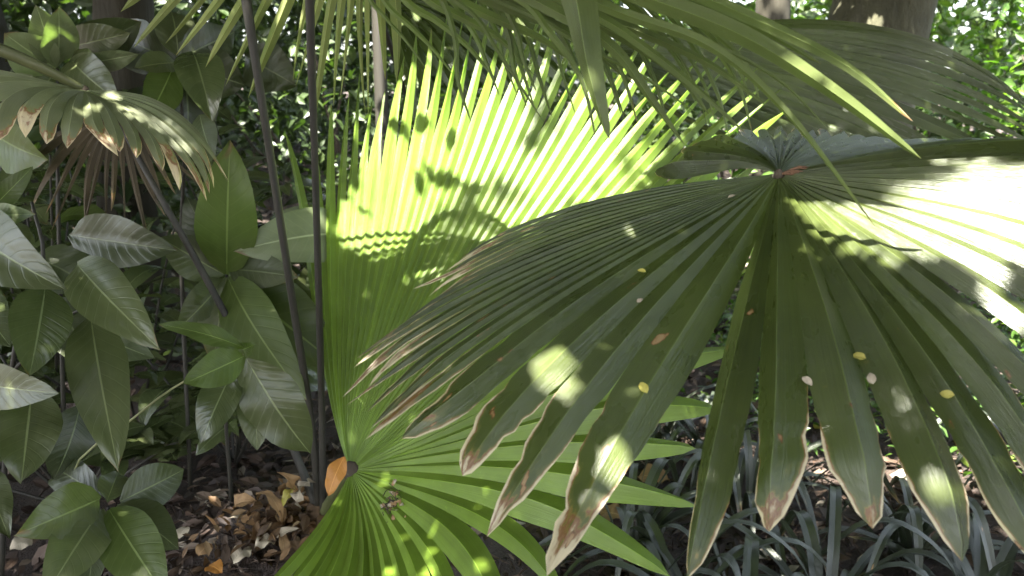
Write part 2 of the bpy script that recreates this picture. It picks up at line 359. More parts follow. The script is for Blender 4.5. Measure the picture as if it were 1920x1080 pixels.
def seg_mesh(M, L, Rr, sL, sR, s, parent, mat, fold, cap, blunt, facing, droop, twist, name='leaf_segment', ragged=0.0, length=1.0):
    ns = len(s)
    dL, dR = L - M, Rr - M
    wL, wR = np.linalg.norm(dL, axis=1), np.linalg.norm(dR, axis=1)
    dL, dR = nrm(dL), nrm(dR)
    def prof(wd, sp):
        w0 = np.interp(sp, s, wd)
        t = np.clip((s - sp) / (1 - sp), 0, 1)
        # after the split the blade keeps its width a while, then runs out to a point
        tt = np.clip((1 - t) / (1 - blunt), 0, 1) if blunt < 1 else 1
        k = np.sqrt(np.clip(1 - (1 - tt) ** 2, 0, 1)) * 0.65 + tt * 0.35
        return np.where(s <= sp, wd, w0 * k)
    hL, hR = np.minimum(prof(wL, sL), cap * (0.2 + 0.8 * np.minimum(1, (1 - s) / 0.12 + 0.05))), np.minimum(prof(wR, sR), cap * (0.2 + 0.8 * np.minimum(1, (1 - s) / 0.12 + 0.05)))
    if ragged > 0:
        ph = rng.uniform(0, 6, 4)
        nz = rng.uniform(0, 1, (2, ns)) ** 3; nz[:, 1:] = .7 * nz[:, 1:] + .3 * nz[:, :-1]
        r1, r2 = 1 - ragged * np.clip((s - 0.66) / 0.3, 0, 1) * nz
        hL, hR = hL * r1, hR * r2
    tan = nrm(np.gradient(M, axis=0))
    n = nrm(np.cross(nrm(dR - dL), tan)); sign = np.where((n @ facing) < 0, -1, 1)[:, None]; n = n * sign
    # twist of the free part
    tfree = np.clip((s - min(sL, sR)) / (1 - min(sL, sR)), 0, 1)
    ang = (twist * tfree ** 1.5)[:, None]
    dLt = dL * np.cos(ang) + np.cross(tan, dL) * np.sin(ang); dRt = dR * np.cos(ang) + np.cross(tan, dR) * np.sin(ang)
    nt_ = n * np.cos(ang) + np.cross(tan, n) * np.sin(ang)
    off = (tfree ** 2)[:, None] * droop
    Mi = M + off; hm = (0.5 * (hL + hR))[:, None]
    rid = Mi + nt_ * fold * hm
    ex = 1.0
    vs = np.stack([Mi + dLt * hL[:, None], Mi + dLt * hL[:, None] * .5 + nt_ * fold * hm * .42,
                   rid, Mi + dRt * hR[:, None] * .5 + nt_ * fold * hm * .42, Mi + dRt * hR[:, None]], 1)
    U = np.tile([0, .25, .5, .75, 1.0], (ns, 1)); V = np.repeat(s[:, None], 5, 1) * length
    verts = vs.reshape(-1, 3); uv = np.stack([U.ravel(), V.ravel()], 1)
    # split the ridge so the fold stays crisp: duplicate the middle column
    va = vs[:, :3].reshape(-1, 3); vb = vs[:, 2:].reshape(-1, 3)
    ua = np.stack([U[:, :3].ravel(), V[:, :3].ravel()], 1); ub = np.stack([U[:, 2:].ravel(), V[:, 2:].ravel()], 1)
    f = grid_faces(ns, 3) + grid_faces(ns, 3, ns * 3)
    return mesh(name, np.vstack([va, vb]), f, mat, parent, np.vstack([ua, ub]))

def fan(parent, hub, ctl, mat, fold=0.55, cap=9.0, blunt=0.2, facing=None, droopy=0.02, tw=0.3, ns=26, jit=0.03, ragged=0.0, skip=(), hub_r=0.012, s0=0.02):
    fr = empty('fan_leaf', (0, 0, 0), parent)
    hub = np.asarray(hub); facing = nrm(np.array([0, -0.5, 1.0])) if facing is None else nrm(facing)
    s = s0 + (1 - s0) * np.linspace(0, 1, ns)
    i0, i1 = int(ctl[0][0]), int(ctl[-1][0])
    joint = {}
    for i in range(i0, i1 + 1):
        pts, sp = rib_eval(hub, ctl, float(i), s); joint[i] = (pts, np.clip(sp + rng.normal() * 0.025, 0.1, 0.97))
    for i in range(i0, i1):
        if i in skip: continue
        M, _ = rib_eval(hub, ctl, i + 0.5, s)
        L, sL = joint[i]; Rr, sR = joint[i + 1]
        k = 1 + rng.normal() * jit                    # length varies in the free part only
        sp = max(sL, sR); t = np.clip((s - sp) / (1 - sp), 0, 1)[:, None]
        tipdir = M[-1] - M[-4]
        M = M + t * tipdir * (k - 1) * 6
        droop = np.array([rng.normal() * droopy, rng.normal() * droopy, -abs(rng.normal()) * droopy])
        seg_mesh(M, L, Rr, sL, sR, s, fr, mat(i) if callable(mat) else mat, fold(i) if callable(fold) else fold, cap, blunt(i) if callable(blunt) else blunt, facing, droop, rng.normal() * tw, ragged=ragged(i) if callable(ragged) else ragged)
    # hastula: small ribbed boss where the segments meet
    a = joint[i0][0][1] - hub; 
    tube('hastula', [hub - facing * 0.012, hub + facing * 0.002, hub + facing * 0.008], [hub_r * 0.9, hub_r, hub_r * 0.3], M_TWIG, fr, n=5, sides=9)
    return fr

def C(idx, p1, p2, tip, split):
    return (idx, P(*p1), P(*p2), P(*tip), split)
def CS(idx, hubpx, tip, split, h1=0.03, h2=0.03, dexp=1.0):
    """straight rib from hub to tip with a rise of h1, h2 metres (world up) at 1/3 and 2/3"""
    H = P(*hubpx); T = P(*tip)
    up = np.array([0, 0, 1.0])
    return (idx, H + (T - H) / 3 + up * h1, H + (T - H) * 2 / 3 + up * h2, T, split)

# --- main palm (clump at the lower middle)
palm = empty('fan_palm', (BASE[0], BASE[1], float(gz(BASE[0], BASE[1])) - 0.02))
tag(palm, 'fan palm at lower centre with upright sunlit leaf and two dark leaf stalks', 'palm')
HA = (657, 882, 1.80)
ctlA = [C(0, (612, 720, 1.88), (575, 500, 1.98), (538, 275, 2.05), .62),
        C(3, (632, 690, 1.88), (630, 440, 2.0), (632, 160, 2.08), .7),
        C(6, (655, 670, 1.88), (680, 420, 2.0), (705, 110, 2.1), .76),
        C(9, (683, 660, 1.88), (745, 390, 2.0), (795, 50, 2.1), .78),
        C(15, (735, 650, 1.88), (855, 360, 2.0), (965, 5, 2.1), .80),
        C(22, (790, 655, 1.88), (980, 380, 2.0), (1170, 25, 2.1), .82),
        C(28, (850, 680, 1.86), (1090, 420, 1.98), (1375, 95, 2.05), .82),
        C(32, (885, 700, 1.85), (1140, 470, 1.95), (1460, 190, 2.0), .78),
        C(35, (900, 740, 1.82), (1160, 580, 1.85), (1450, 400, 1.85), .7),
        C(38, (900, 790, 1.74), (1140, 690, 1.68), (1370, 610, 1.65), .6),
        C(39, (895, 815, 1.72), (1120, 755, 1.62), (1350, 700, 1.58), .72),
        C(40, (885, 838, 1.70), (1090, 815, 1.58), (1325, 800, 1.50), .70),
        C(41, (872, 865, 1.68), (1070, 868, 1.54), (1305, 890, 1.45), .68),
        C(42, (860, 892, 1.66), (1050, 930, 1.50), (1285, 1005, 1.38), .66),
        C(43, (838, 925, 1.65), (990, 985, 1.47), (1160, 1095, 1.34), .62),
        C(44, (815, 948, 1.65), (930, 1030, 1.47), (1010, 1180, 1.32), .5),
        C(45, (775, 975, 1.65), (860, 1085, 1.46), (880, 1260, 1.32), .55),
        C(47, (735, 1000, 1.65), (780, 1140, 1.46), (790, 1330, 1.32), .6),
        C(50, (690, 1020, 1.66), (690, 1170, 1.48), (670, 1350, 1.35), .62),
        C(53, (640, 1005, 1.68), (575, 1130, 1.52), (470, 1270, 1.40), .62),
        C(56, (612, 962, 1.72), (530, 1060, 1.58), (400, 1170, 1.48), .62)]
for k, c in enumerate(ctlA):       # the first third runs from the hub itself
    pass
leafA = fan(palm, P(*HA), ctlA, M_A, fold=0.62, blunt=lambda i: .1 if i < 36 else .15, facing=P(900, 300, 0.5) - P(900, 600, 2.0), droopy=0.015, tw=0.35, jit=0.05, ns=30, hub_r=0.022)
tag(leafA, 'large bright green pleated leaf spread upright, its upper half in full sun')
tube('petiole', [BASE - [0, 0, 0.02], P(628, 925, 1.88), P(*HA)], [0.014, 0.012, 0.012], M_PETG, leafA, n=8)

HC1 = (690, -250, 1.42); HC2 = (640, -170, 1.30)
# leaf C1: tips hanging at the top left
def c1(idx, tip, spl=.5, d=1.6):
    H = P(*HC1); T = P(tip[0], tip[1], d)
    return (idx, H + (T - H) / 3 + np.array([0, 0, 0.045]), H + (T - H) * 2 / 3 + np.array([0, 0, 0.035]), T, spl)
ctlC1 = [c1(0, (90, -60), .55), c1(1, (170, 5), .55), c1(2, (240, 50), .55), c1(3, (292, 80), .55), c1(4, (332, 80), .55), c1(5, (372, 95), .55), c1(6, (418, 120), .55), c1(7, (458, 140), .55), c1(8, (508, 165), .55),
         c1(9, (540, 185), .55), c1(10, (572, 205), .55), c1(11, (600, 222), .55), c1(12, (628, 215), .55), c1(13, (655, 200), .55), c1(14, (682, 190), .55), c1(15, (705, 170), .55), c1(16, (740, 150), .55), c1(17, (790, 130), .55)]
leafC1 = fan(palm, P(*HC1), ctlC1, M_C1, fold=0.45, cap=0.0125, blunt=0.0, droopy=0.015, tw=0.5, jit=0.06, ns=20)
tag(leafC1, 'olive and pinkish leaf hanging its narrow segments from above')
tube('petiole', [BASE + [0.0, 0, 0], P(585, 800, 1.86), P(548, 560, 1.74), P(508, 300, 1.62), P(478, 110, 1.55), P(458, -30, 1.52), P(455, -150, 1.50), P(500, -270, 1.48), P(590, -320, 1.45), P(*HC1)],
     [0.010, 0.0088, 0.0082, 0.0082, 0.0088, 0.0098, 0.011, 0.008, 0.006, 0.006], M_PET, leafC1, n=60, lobes=1)
# leaf C2: segments arching to the right
HCp = P(*HC2)
c2 = []
def c2s(idx, p1, p2, tip, spl): c2.append(C(idx, p1, p2, tip, spl))
fr2 = empty('fan_leaf', (0, 0, 0), palm); tag(fr2, 'arching leaf whose long blades hang across the top from above the frame')
tube('petiole', [BASE + [0.015, -0.02, 0], P(604, 790, 1.84), P(598, 560, 1.70), P(590, 300, 1.56), P(582, 60, 1.45), P(585, -90, 1.38), P(*HC2)], [0.0085, 0.0076, 0.0072, 0.0072, 0.0078, 0.008, 0.007], M_PET, fr2, n=50, lobes=1)
tube('hastula', [HCp - [0, 0, .01], HCp, HCp + [0, 0, .01]], [0.012, 0.014, 0.004], M_TWIG, fr2, n=5)
# (path of points, half width in metres, twist, bluntness)
blades = [
 ([(760, -90, 1.25), (960, -10, 1.15), (1030, 60, 1.12), (1090, 150, 1.12), (1118, 262, 1.12)], .011, .6, .0),
 ([(850, -150, 1.15), (1030, -130, 1.05), (1080, -20, 1.02), (1108, 120, 1.02), (1143, 262, 1.02)], .030, .9, .35),
 ([(830, -80, 1.2), (1040, 20, 1.10), (1150, 90, 1.08), (1225, 190, 1.07), (1284, 272, 1.07)], .017, .8, .15),
 ([(830, -100, 1.2), (1100, 20, 1.08), (1210, 90, 1.05), (1310, 170, 1.04), (1400, 252, 1.04)], .013, -.7, .1),
 ([(860, -120, 1.2), (1130, 10, 1.05), (1330, 85, 1.0), (1480, 215, .98), (1645, 430, .97)], .014, .9, .1),
 ([(900, -140, 1.2), (1150, -30, 1.05), (1380, 60, 1.0), (1560, 170, .98), (1728, 298, .97)], .024, .25, .3),
 ([(910, -150, 1.2), (1180, -60, 1.08), (1400, 30, 1.04), (1580, 120, 1.03), (1712, 228, 1.02)], .018, -.5, .15),
 ([(880, -100, 1.22), (1150, 20, 1.14), (1330, 80, 1.12), (1460, 150, 1.12), (1558, 247, 1.12)], .007, .5, .0),
 ([(800, -60, 1.3), (1000, 30, 1.22), (1100, 90, 1.2), (1200, 140, 1.2), (1312, 216, 1.2)], .008, .4, .0),
 ([(760, -60, 1.3), (880, 20, 1.24), (930, 90, 1.22), (975, 160, 1.22), (1022, 232, 1.22)], .007, .6, .0),
 ([(830, -110, 1.28), (1050, 0, 1.2), (1200, 60, 1.18), (1330, 120, 1.18), (1440, 200, 1.18)], .016, -.3, .1),
 ([(800, -95, 1.3), (980, 0, 1.26), (1120, 45, 1.24), (1260, 130, 1.24), (1330, 215, 1.24)], .020, .2, .1),
 ([(760, -100, 1.32), (900, -10, 1.3), (1000, 30, 1.28), (1090, 75, 1.28), (1190, 160, 1.28)], .020, .2, .1),
 ([(740, -95, 1.34), (840, -10, 1.32), (930, 35, 1.31), (1010, 70, 1.31), (1080, 120, 1.31)], .018, .1, .0),
 ([(720, -90, 1.34), (800, -5, 1.33), (870, 35, 1.33), (940, 75, 1.33), (1000, 140, 1.33)], .016, .1, .0),
 ([(705, -95, 1.35), (760, 0, 1.35), (820, 40, 1.35), (880, 90, 1.35), (930, 150, 1.35)], .013, .1, .0),
 ([(690, -95, 1.36), (720, 0, 1.37), (770, 50, 1.37), (810, 90, 1.37), (850, 140, 1.37)], .010, .1, .0),
 ([(675, -100, 1.37), (690, -10, 1.38), (720, 30, 1.38), (760, 75, 1.38), (800, 130, 1.38)], .008, .1, .0),
 ([(900, -160, 1.25), (1150, -60, 1.15), (1300, 0, 1.12), (1420, 50, 1.12), (1540, 120, 1.12)], .020, .2, .1),
]
for k in range(26):                            # thin blades between the broad ones
    f = k / 25; x1 = 760 + 330 * f + rng.normal() * 20; xe = 900 + 560 * f + rng.normal() * 30
    ye = 150 + 80 * rng.uniform() + 40 * f; dd = 1.36 - .12 * rng.uniform()
    blades.append(([(x1 - 40, -110 + 10 * f, dd), (x1 + (xe - x1) * .45, -25, dd), (x1 + (xe - x1) * .75, 20 + ye * .2, dd), (xe - 25, ye * .65, dd), (xe, ye, dd)], rng.uniform(.007, .013), rng.normal() * .5, .05))
for pts, hw, tws, bl in blades:
    path = spline([HCp] + [P(*q) for q in pts], 34); s = np.linspace(0.02, 1, 34)
    view = nrm(CAM - path); tan = nrm(np.gradient(path, axis=0)); side = nrm(np.cross(tan, view) + np.array([0, 0, .15]))
    wd = (hw * .8 if hw > .025 else hw * .54) * np.clip(s / 0.25, 0.12, 1)
    seg_mesh(path, path + side * wd[:, None], path - side * wd[:, None], 0.35, 0.35, s, fr2, M_C, 0.6, 9, bl, nrm([0, -.3, 1]), np.zeros(3), tws)

# --- leaf G: withered leaf hanging behind the left leaf, stalk runs down to the palm
HG = (225, 232, 1.85)
def gctl(i, x, y, d=1.9): return CS(i, HG, (x, y, d), .5, .04, .02)
ctlG = [gctl(0, -20, 330), gctl(2, 60, 380), gctl(5, 150, 405), gctl(8, 225, 400), gctl(11, 300, 390), gctl(14, 380, 350), gctl(16, 420, 300)]
leafG = fan(palm, P(*HG), ctlG, M_G, fold=0.5, cap=0.02, blunt=0.2, droopy=.03, tw=.6, jit=.12, ns=16)
tag(leafG, 'withered dark brown leaf hanging behind the small grey fan leaf')
tube('petiole', [BASE, P(540, 820, 1.95), P(470, 680, 1.9), P(380, 510, 1.85), P(290, 350, 1.8), P(*HG)], [.012, .009, .0085, .008, .007, .006], M_PET, leafG, n=30)
# crown of the palm: short fibrous trunk and old leaf bases
tube('trunk', [BASE - [0, 0, .38], BASE - [0, 0, .2], BASE - [0, 0, .05], BASE + [0, 0, .02]], [.05, .045, .04, .025], M_FIBRE, palm, n=14, sides=18, rough=.08)
for k in range(5):
    a = k * 1.25 + .3; dirv = np.array([math.cos(a), math.sin(a) * .8, 0])
    tube('leaf_base', [BASE - [0, 0, .2] + dirv * .03, BASE - [0, 0, .1] + dirv * .045, BASE - [0, 0, -.01] + dirv * (.05 + .01 * (k % 3))], [.022, .016, .010], M_FIBRE, palm, n=7, sides=8, rough=.12, flat=.5)

# --- second palm: foreground leaf B and leaf D, trunk outside the frame on the right
B2 = np.array([1.75, 1.75, 0.0]); B2[2] = gz(B2[0], B2[1])
palm2 = empty('fan_palm', B2); tag(palm2, 'fan palm at right with dark drooping front leaf, its tips browned and torn', 'palm')
HB = (1460, 326, 1.25)
def b_(i, x, y, d, sp=.55, h1=.02, h2=.03): return CS(i, HB, (x, y, d), sp, h1, h2)
ctlB = [b_(0, 872, 470, 1.18, .9, .022, .028), b_(1, 840, 505, 1.16, .9, .022, .028), b_(2, 812, 540, 1.14, .88), b_(3, 770, 585, 1.12, .86), b_(4, 700, 640, 1.10, .84), b_(5, 655, 698, 1.07, 0.87), b_(6, 668, 735, 1.05, 0.86), b_(7, 695, 770, 1.03, 0.85),
        b_(8, 725, 822, 1.0, 0.83), b_(9, 790, 880, .97, 0.8), b_(10, 870, 955, .94, 0.77), b_(11, 965, 1025, .92, 0.72), b_(12, 1080, 1080, .90, .6), b_(13, 1215, 1125, .88, .40), b_(14, 1385, 1085, .86, .62),
        b_(15, 1540, 990, .85, .74), b_(16, 1715, 1020, .84, .74), b_(17, 1890, 1060, .84, .74), b_(18, 2000, 1010, .84, .74), b_(19, 2070, 940, .85, .74), b_(20, 2130, 860, .86, .55), b_(21, 2190, 780, .88, .6), b_(22, 2230, 700, .9, .62),
        b_(24, 2270, 560, .94, .66), b_(26, 2290, 450, 1.0, .7), b_(28, 2260, 370, 1.06, .7), b_(30, 2200, 318, 1.15, .7, .02, .02), b_(32, 2080, 298, 1.3, .7, .012, .012),
        b_(34, 1900, 290, 1.45, .7, .01, .01), b_(37, 1760, 262, 1.58, .75, .01, .0), b_(41, 1620, 245, 1.65, .75, .01, .0), b_(45, 1480, 235, 1.65, .75, .01, 0), b_(49, 1350, 248, 1.6, .75, .01, 0), b_(52, 1270, 285, 1.5, .75, .01, 0), b_(54, 1225, 335, 1.4, .75, .01, 0)]
q12, q13 = [c for c in ctlB if c[0] == 12][0], [c for c in ctlB if c[0] == 13][0]
ctlB[[c[0] for c in ctlB].index(12)] = (12, q12[1] * .12 + q13[1] * .88, q12[2] * .55 + q13[2] * .45, q12[3], .58)   # the rent between two segments
ctlB = [((2 * c[0] if c[0] <= 8 else c[0] + 8),) + tuple(c[1:]) for c in ctlB]        # the left half is pleated twice as finely
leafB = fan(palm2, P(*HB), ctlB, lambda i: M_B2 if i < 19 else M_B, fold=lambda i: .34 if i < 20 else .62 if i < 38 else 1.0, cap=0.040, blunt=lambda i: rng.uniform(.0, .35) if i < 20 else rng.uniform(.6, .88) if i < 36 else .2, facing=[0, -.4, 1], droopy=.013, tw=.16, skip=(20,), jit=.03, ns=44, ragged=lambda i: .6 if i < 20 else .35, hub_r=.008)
tag(leafB, 'broad dark green leaf drooping toward the viewer, tips dried and torn, right side in sun')
tube('petiole', [B2 + [0, 0, .1], B2 + [-.1, 0, .55], P(1950, 420, 1.55), P(1700, 350, 1.42), P(1540, 338, 1.32), P(*HB) - np.array([0, 0, .006])], [.018, .014, .011, .010, .009, .007], M_TWIG, leafB, n=40, rough=.02)
M_RUST = bark_mat('rusty_fibre', (0.05, 0.025, 0.012), (0.20, 0.10, 0.05), 60, 0.3, 0.8, 0.9, 0.003)
for k in range(7):
    e = (1470 + rng.uniform(20, 80), 325 + rng.normal() * 7, 1.26)
    tube('fibre', [P(1466, 326, 1.245), P((1466 + e[0]) / 2, 322 + rng.normal() * 5, 1.24), P(*e)], [.0018, .0014, .0006], M_RUST, leafB, n=8, sides=6, rough=.25)
HD = (1120, 90, 2.75)
def d_(i, x, y, d, sp=.7, h1=.05, h2=.06): return CS(i, HD, (x, y, d), sp, h1, h2)
ctlD = [d_(0, 1900, 175, 2.4, .72, .12, .15), d_(2, 1960, 200, 2.35, .72, .11, .14), d_(4, 1990, 225, 2.3, .72, .1, .12), d_(7, 1960, 265, 2.25, .7, .08, .09), d_(10, 1900, 300, 2.2, .7, .06, .06), d_(13, 1800, 325, 2.15, .72, .03, .03), d_(16, 1660, 325, 2.15, .75, .01, .01), d_(18, 1520, 320, 2.15, .8, .0, .0)]
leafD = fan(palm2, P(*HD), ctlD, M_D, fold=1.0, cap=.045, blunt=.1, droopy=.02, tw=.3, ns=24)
tag(leafD, 'grey sheened leaf spread behind, its long blades pointing right')
tube('petiole', [B2 + [0.02, 0.05, .1], B2 + [-.15, .5, .9], P(1350, 250, 2.7), P(*HD)], [.016, .012, .010, .008], M_PETG, leafD, n=24)
trk = tube('trunk', [B2 - [0, 0, .15], B2 + [0, 0, .15], B2 + [0, 0, .45]], [.10, .085, .05], M_FIBRE, palm2, n=12, sides=16, rough=.06)
# --- leaf E behind at the top centre, on a third palm further back
B3 = np.array([-.2, 3.6, 0.0]); B3[2] = gz(B3[0], B3[1])
palm3 = empty('fan_palm', B3); tag(palm3, 'shaded fan palm behind the sunlit leaf, only grey striped blades showing at top centre', 'palm')
HE = (700, -10, 2.9)
def e_(i, x, y, d, sp=.7): return CS(i, HE, (x, y, d), sp, .08, .09)
ctlE = [e_(0, 1150, -90, 2.9), e_(4, 1230, 20, 2.7), e_(8, 1220, 110, 2.6), e_(12, 1130, 190, 2.5), e_(15, 980, 230, 2.5), e_(18, 850, 240, 2.5), e_(20, 760, 220, 2.5)]
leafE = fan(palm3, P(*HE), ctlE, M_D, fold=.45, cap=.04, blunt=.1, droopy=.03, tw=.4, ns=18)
tube('petiole', [B3, B3 + [-.1, -.05, .7], P(*HE)], [.016, .012, .009], M_PET, leafE, n=18)

# --- left palm with the small grey leaf F
B4 = np.array([-1.9, 1.9, 0.0]); B4[2] = gz(B4[0], B4[1])
palm4 = empty('fan_palm', B4); tag(palm4, 'fan palm reaching in from the left with small grey-green leaf, its tips pale', 'palm')
HF = (158, 168, 1.5)
def f_(i, x, y, d, sp=.62, h1=.02, h2=.03): return CS(i, HF, (x, y, d), sp, h1, h2)
ctlF = [f_(0, -180, 150, 1.5, .82), f_(1, -160, 185, 1.46, .82), f_(2, -110, 215, 1.42, .82), f_(3, -40, 235, 1.38, .82), f_(4, 15, 240, 1.36, .82), f_(5, 62, 248, 1.34, .82), f_(6, 110, 268, 1.33, .82), f_(7, 160, 280, 1.33, .82), f_(8, 208, 285, 1.34, .82),
        f_(9, 250, 292, 1.35, .82), f_(10, 290, 302, 1.37, .82), f_(11, 330, 318, 1.38, .82), f_(12, 372, 345, 1.40, .8, .03, .035), f_(13, 408, 368, 1.42, .8, .035, .045), f_(15, 432, 345, 1.46, .8, .04, .055), f_(18, 425, 322, 1.5, .8, .045, .06)]
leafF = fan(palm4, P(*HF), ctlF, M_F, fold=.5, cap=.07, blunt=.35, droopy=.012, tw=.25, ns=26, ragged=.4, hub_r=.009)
tube('petiole', [B4 + [0, 0, .1], B4 + [.1, -.2, .8], P(-300, 0, 1.45), P(-60, 72, 1.42), P(60, 118, 1.45), P(*HF)], [.018, .016, .0135, .012, .011, .007], M_PETG, leafF, n=40, lobes=1)
tube('trunk', [B4 - [0, 0, .15], B4 + [0, 0, .15], B4 + [0, 0, .4]], [.10, .085, .05], M_FIBRE, palm4, n=12, sides=16, rough=.06)

# ------------------------------------------------------------------ broad leaves
def blade(base, tip, width, mat, parent=None, name='leaf', bend=.12, fold=.18, wave=.03, tiltv=0.0, nface=None, nl=11, shape=1.0, loc=None, ends=True):
    fold = fold * rng.uniform(.3, 2.4); wave = wave * rng.uniform(.6, 2.6); width = width * rng.uniform(.92, 1.1)
    base, tip = np.asarray(base, float), np.asarray(tip, float); ax = tip - base; L = np.linalg.norm(ax); t = ax / L
    f = nrm(CAM - (base + tip) / 2) if nface is None else nrm(nface)
    f = nrm(f - (f @ t) * t); sd = np.cross(t, f)
    a = tiltv; f, sd = f * math.cos(a) + sd * math.sin(a), sd * math.cos(a) - f * math.sin(a)
    v = np.linspace(0, 1, nl); us = np.array([-1, -.66, -.33, 0, .33, .66, 1])
    prof = (np.sin(np.pi * v ** (0.85 * shape)) ** 0.75) * (1 - .12 * v); prof[0] = .06; prof[-1] = .01
    ph = rng.uniform(0, 6); vs = []
    for i in range(nl):
        c = base + ax * v[i] + f * bend * L * (4 * v[i] * (1 - v[i])) * .9
        for uu in us:
            w_ = prof[i] * width / 2
            vs.append(c + sd * uu * w_ + f * (fold * abs(uu) * w_ - fold * .35 * uu * uu * w_) + f * wave * width * math.sin(ph + v[i] * 13 + uu * 2) * abs(uu))
    uv = [((uu + 1) / 2, v[i]) for i in range(nl) for uu in us]
    return mesh(name, vs, grid_faces(nl, 7), mat, parent, uv, loc=loc)
def PX(w, d): return w * d / F

def broad_plant(label, stem_base_px, leaves, stems, group=None, mat_stem=M_PET):
    """leaves: (base px,py,d),(tip px,py,d), width px, mat ; stems: list of (points px,py,d / None for the ground, radius)"""
    b0 = P(*stem_base_px); b0[2] = gz(b0[0], b0[1])
    root = empty('broadleaf_plant', b0); tag(root, label, 'plant', group)
    for pts, r in stems:
        pp = [b0 if q is None else P(*q) for q in pts]
        tube('stem', pp, [r * .85, r * .62, r * .45], mat_stem, root, n=14, sides=7, rough=.04)
    for q in leaves:
        bq, tq, wpx, m = q[:4]; kw = q[4] if len(q) > 4 else {}
        bb, tt = P(*bq), P(*tq); d = (bq[2] + tq[2]) / 2
        kw = dict(dict(bend=rng.uniform(.03, .14), tiltv=rng.normal() * .25), **kw)
        blade(bb, tt, PX(wpx * 1.12, d) / max(.5, math.cos(kw['tiltv'])), m, root, **kw)
    return root

# bottom left whorl
broad_plant('low plant with a whorl of broad green leaves at the very bottom left', (200, 1050, 1.75),
    [((188, 935, 1.62), (28, 1003, 1.45), 98, M_W), ((190, 955, 1.6), (84, 1118, 1.42), 100, M_W, dict(tiltv=.1)), ((205, 955, 1.6), (315, 1125, 1.45), 92, M_WB, dict(tiltv=.15)),
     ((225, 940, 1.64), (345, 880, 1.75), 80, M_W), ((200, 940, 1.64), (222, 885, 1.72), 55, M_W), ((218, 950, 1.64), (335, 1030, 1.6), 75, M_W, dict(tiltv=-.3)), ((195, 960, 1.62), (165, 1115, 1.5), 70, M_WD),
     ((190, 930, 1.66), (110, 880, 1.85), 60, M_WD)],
    [([None, (202, 1020, 1.68), (203, 950, 1.62)], .006)])
# left edge group
broad_plant('broadleaf plant at the left edge with big drooping dull green leaves', (-40, 900, 1.9),
    [((-45, 430, 1.5), (122, 543, 1.32), 112, M_W, dict(bend=.14)), ((85, 540, 1.5), (55, 706, 1.36), 98, M_WG, dict(tiltv=-.1)), ((-40, 560, 1.55), (20, 650, 1.45), 80, M_WG), ((145, 495, 1.6), (300, 655, 1.45), 98, M_W),
     ((-60, 715, 1.5), (110, 738, 1.36), 74, M_W), ((170, 590, 1.6), (222, 882, 1.42), 104, M_W, dict(tiltv=.1)), ((60, 735, 1.6), (40, 905, 1.5), 100, M_W), ((170, 625, 1.65), (288, 672, 1.6), 66, M_WP, dict(bend=.18)),
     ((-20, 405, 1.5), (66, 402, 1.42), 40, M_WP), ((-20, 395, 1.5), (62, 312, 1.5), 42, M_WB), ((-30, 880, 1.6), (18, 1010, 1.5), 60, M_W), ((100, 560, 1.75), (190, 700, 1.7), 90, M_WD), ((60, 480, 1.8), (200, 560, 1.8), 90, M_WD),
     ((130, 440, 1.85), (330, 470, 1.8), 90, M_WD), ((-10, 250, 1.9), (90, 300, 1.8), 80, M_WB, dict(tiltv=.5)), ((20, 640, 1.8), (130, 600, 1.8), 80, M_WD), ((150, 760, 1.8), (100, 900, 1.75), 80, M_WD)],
    [([None, (20, 700, 1.8), (80, 500, 1.75), (60, 380, 1.8)], .008), ([(20, 700, 1.8), (120, 600, 1.75), (165, 575, 1.65)], .005), ([(-60, 820, 1.8), (-50, 600, 1.6), (-40, 430, 1.55)], .007)])
# middle seedlings
broad_plant('slender plant at middle left with fresh leaves on a thin pale stalk', (95, 960, 1.85),
    [((457, 652, 1.42), (298, 608, 1.34), 34, M_WB, dict(tiltv=.55)), ((458, 668, 1.42), (343, 720, 1.32), 66, M_WB), ((462, 672, 1.45), (582, 850, 1.5), 100, M_W, dict(tiltv=.2)), ((440, 690, 1.46), (376, 832, 1.4), 74, M_WG),
     ((470, 695, 1.5), (482, 845, 1.48), 66, M_W, dict(tiltv=-.2)), ((455, 655, 1.45), (480, 645, 1.4), 26, M_WB)],
    [([None, (130, 900, 1.75), (250, 785, 1.6), (345, 715, 1.5), (456, 665, 1.45)], .0035)], mat_stem=M_STEM)
broad_plant('young broadleaf plant tucked behind the dark stalks with a rosette of long leaves', (430, 900, 2.2),
    [((425, 515, 1.95), (432, 262, 1.8), 105, M_WB, dict(bend=.06)), ((428, 520, 1.95), (575, 750, 1.8), 96, M_WB, dict(tiltv=.25)), ((420, 515, 1.95), (300, 445, 1.9), 70, M_W), ((420, 525, 1.95), (330, 620, 1.85), 70, M_W),
     ((430, 505, 1.95), (560, 520, 1.9), 60, M_WD), ((425, 505, 1.95), (350, 370, 1.95), 70, M_WD), ((425, 520, 1.95), (400, 680, 1.85), 70, M_W, dict(tiltv=.3)), ((430, 520, 1.98), (640, 690, 1.95), 130, M_WB), ((430, 510, 2.0), (610, 580, 1.98), 90, M_W)],
    [([None, (420, 720, 2.1), (425, 515, 1.96)], .007)])
broad_plant('sunlit pale leaf plant directly behind the paired dark stalks', (700, 800, 2.5),
    [((660, 440, 2.1), (438, 472, 1.9), 92, M_WP, dict(bend=.2)), ((650, 430, 2.12), (520, 400, 2.05), 60, M_WP), ((640, 450, 2.15), (640, 690, 2.0), 110, M_WB, dict(tiltv=.2)), ((640, 470, 2.15), (560, 640, 2.05), 90, M_W)],
    [([None, (690, 640, 2.35), (655, 440, 2.12)], .007)])
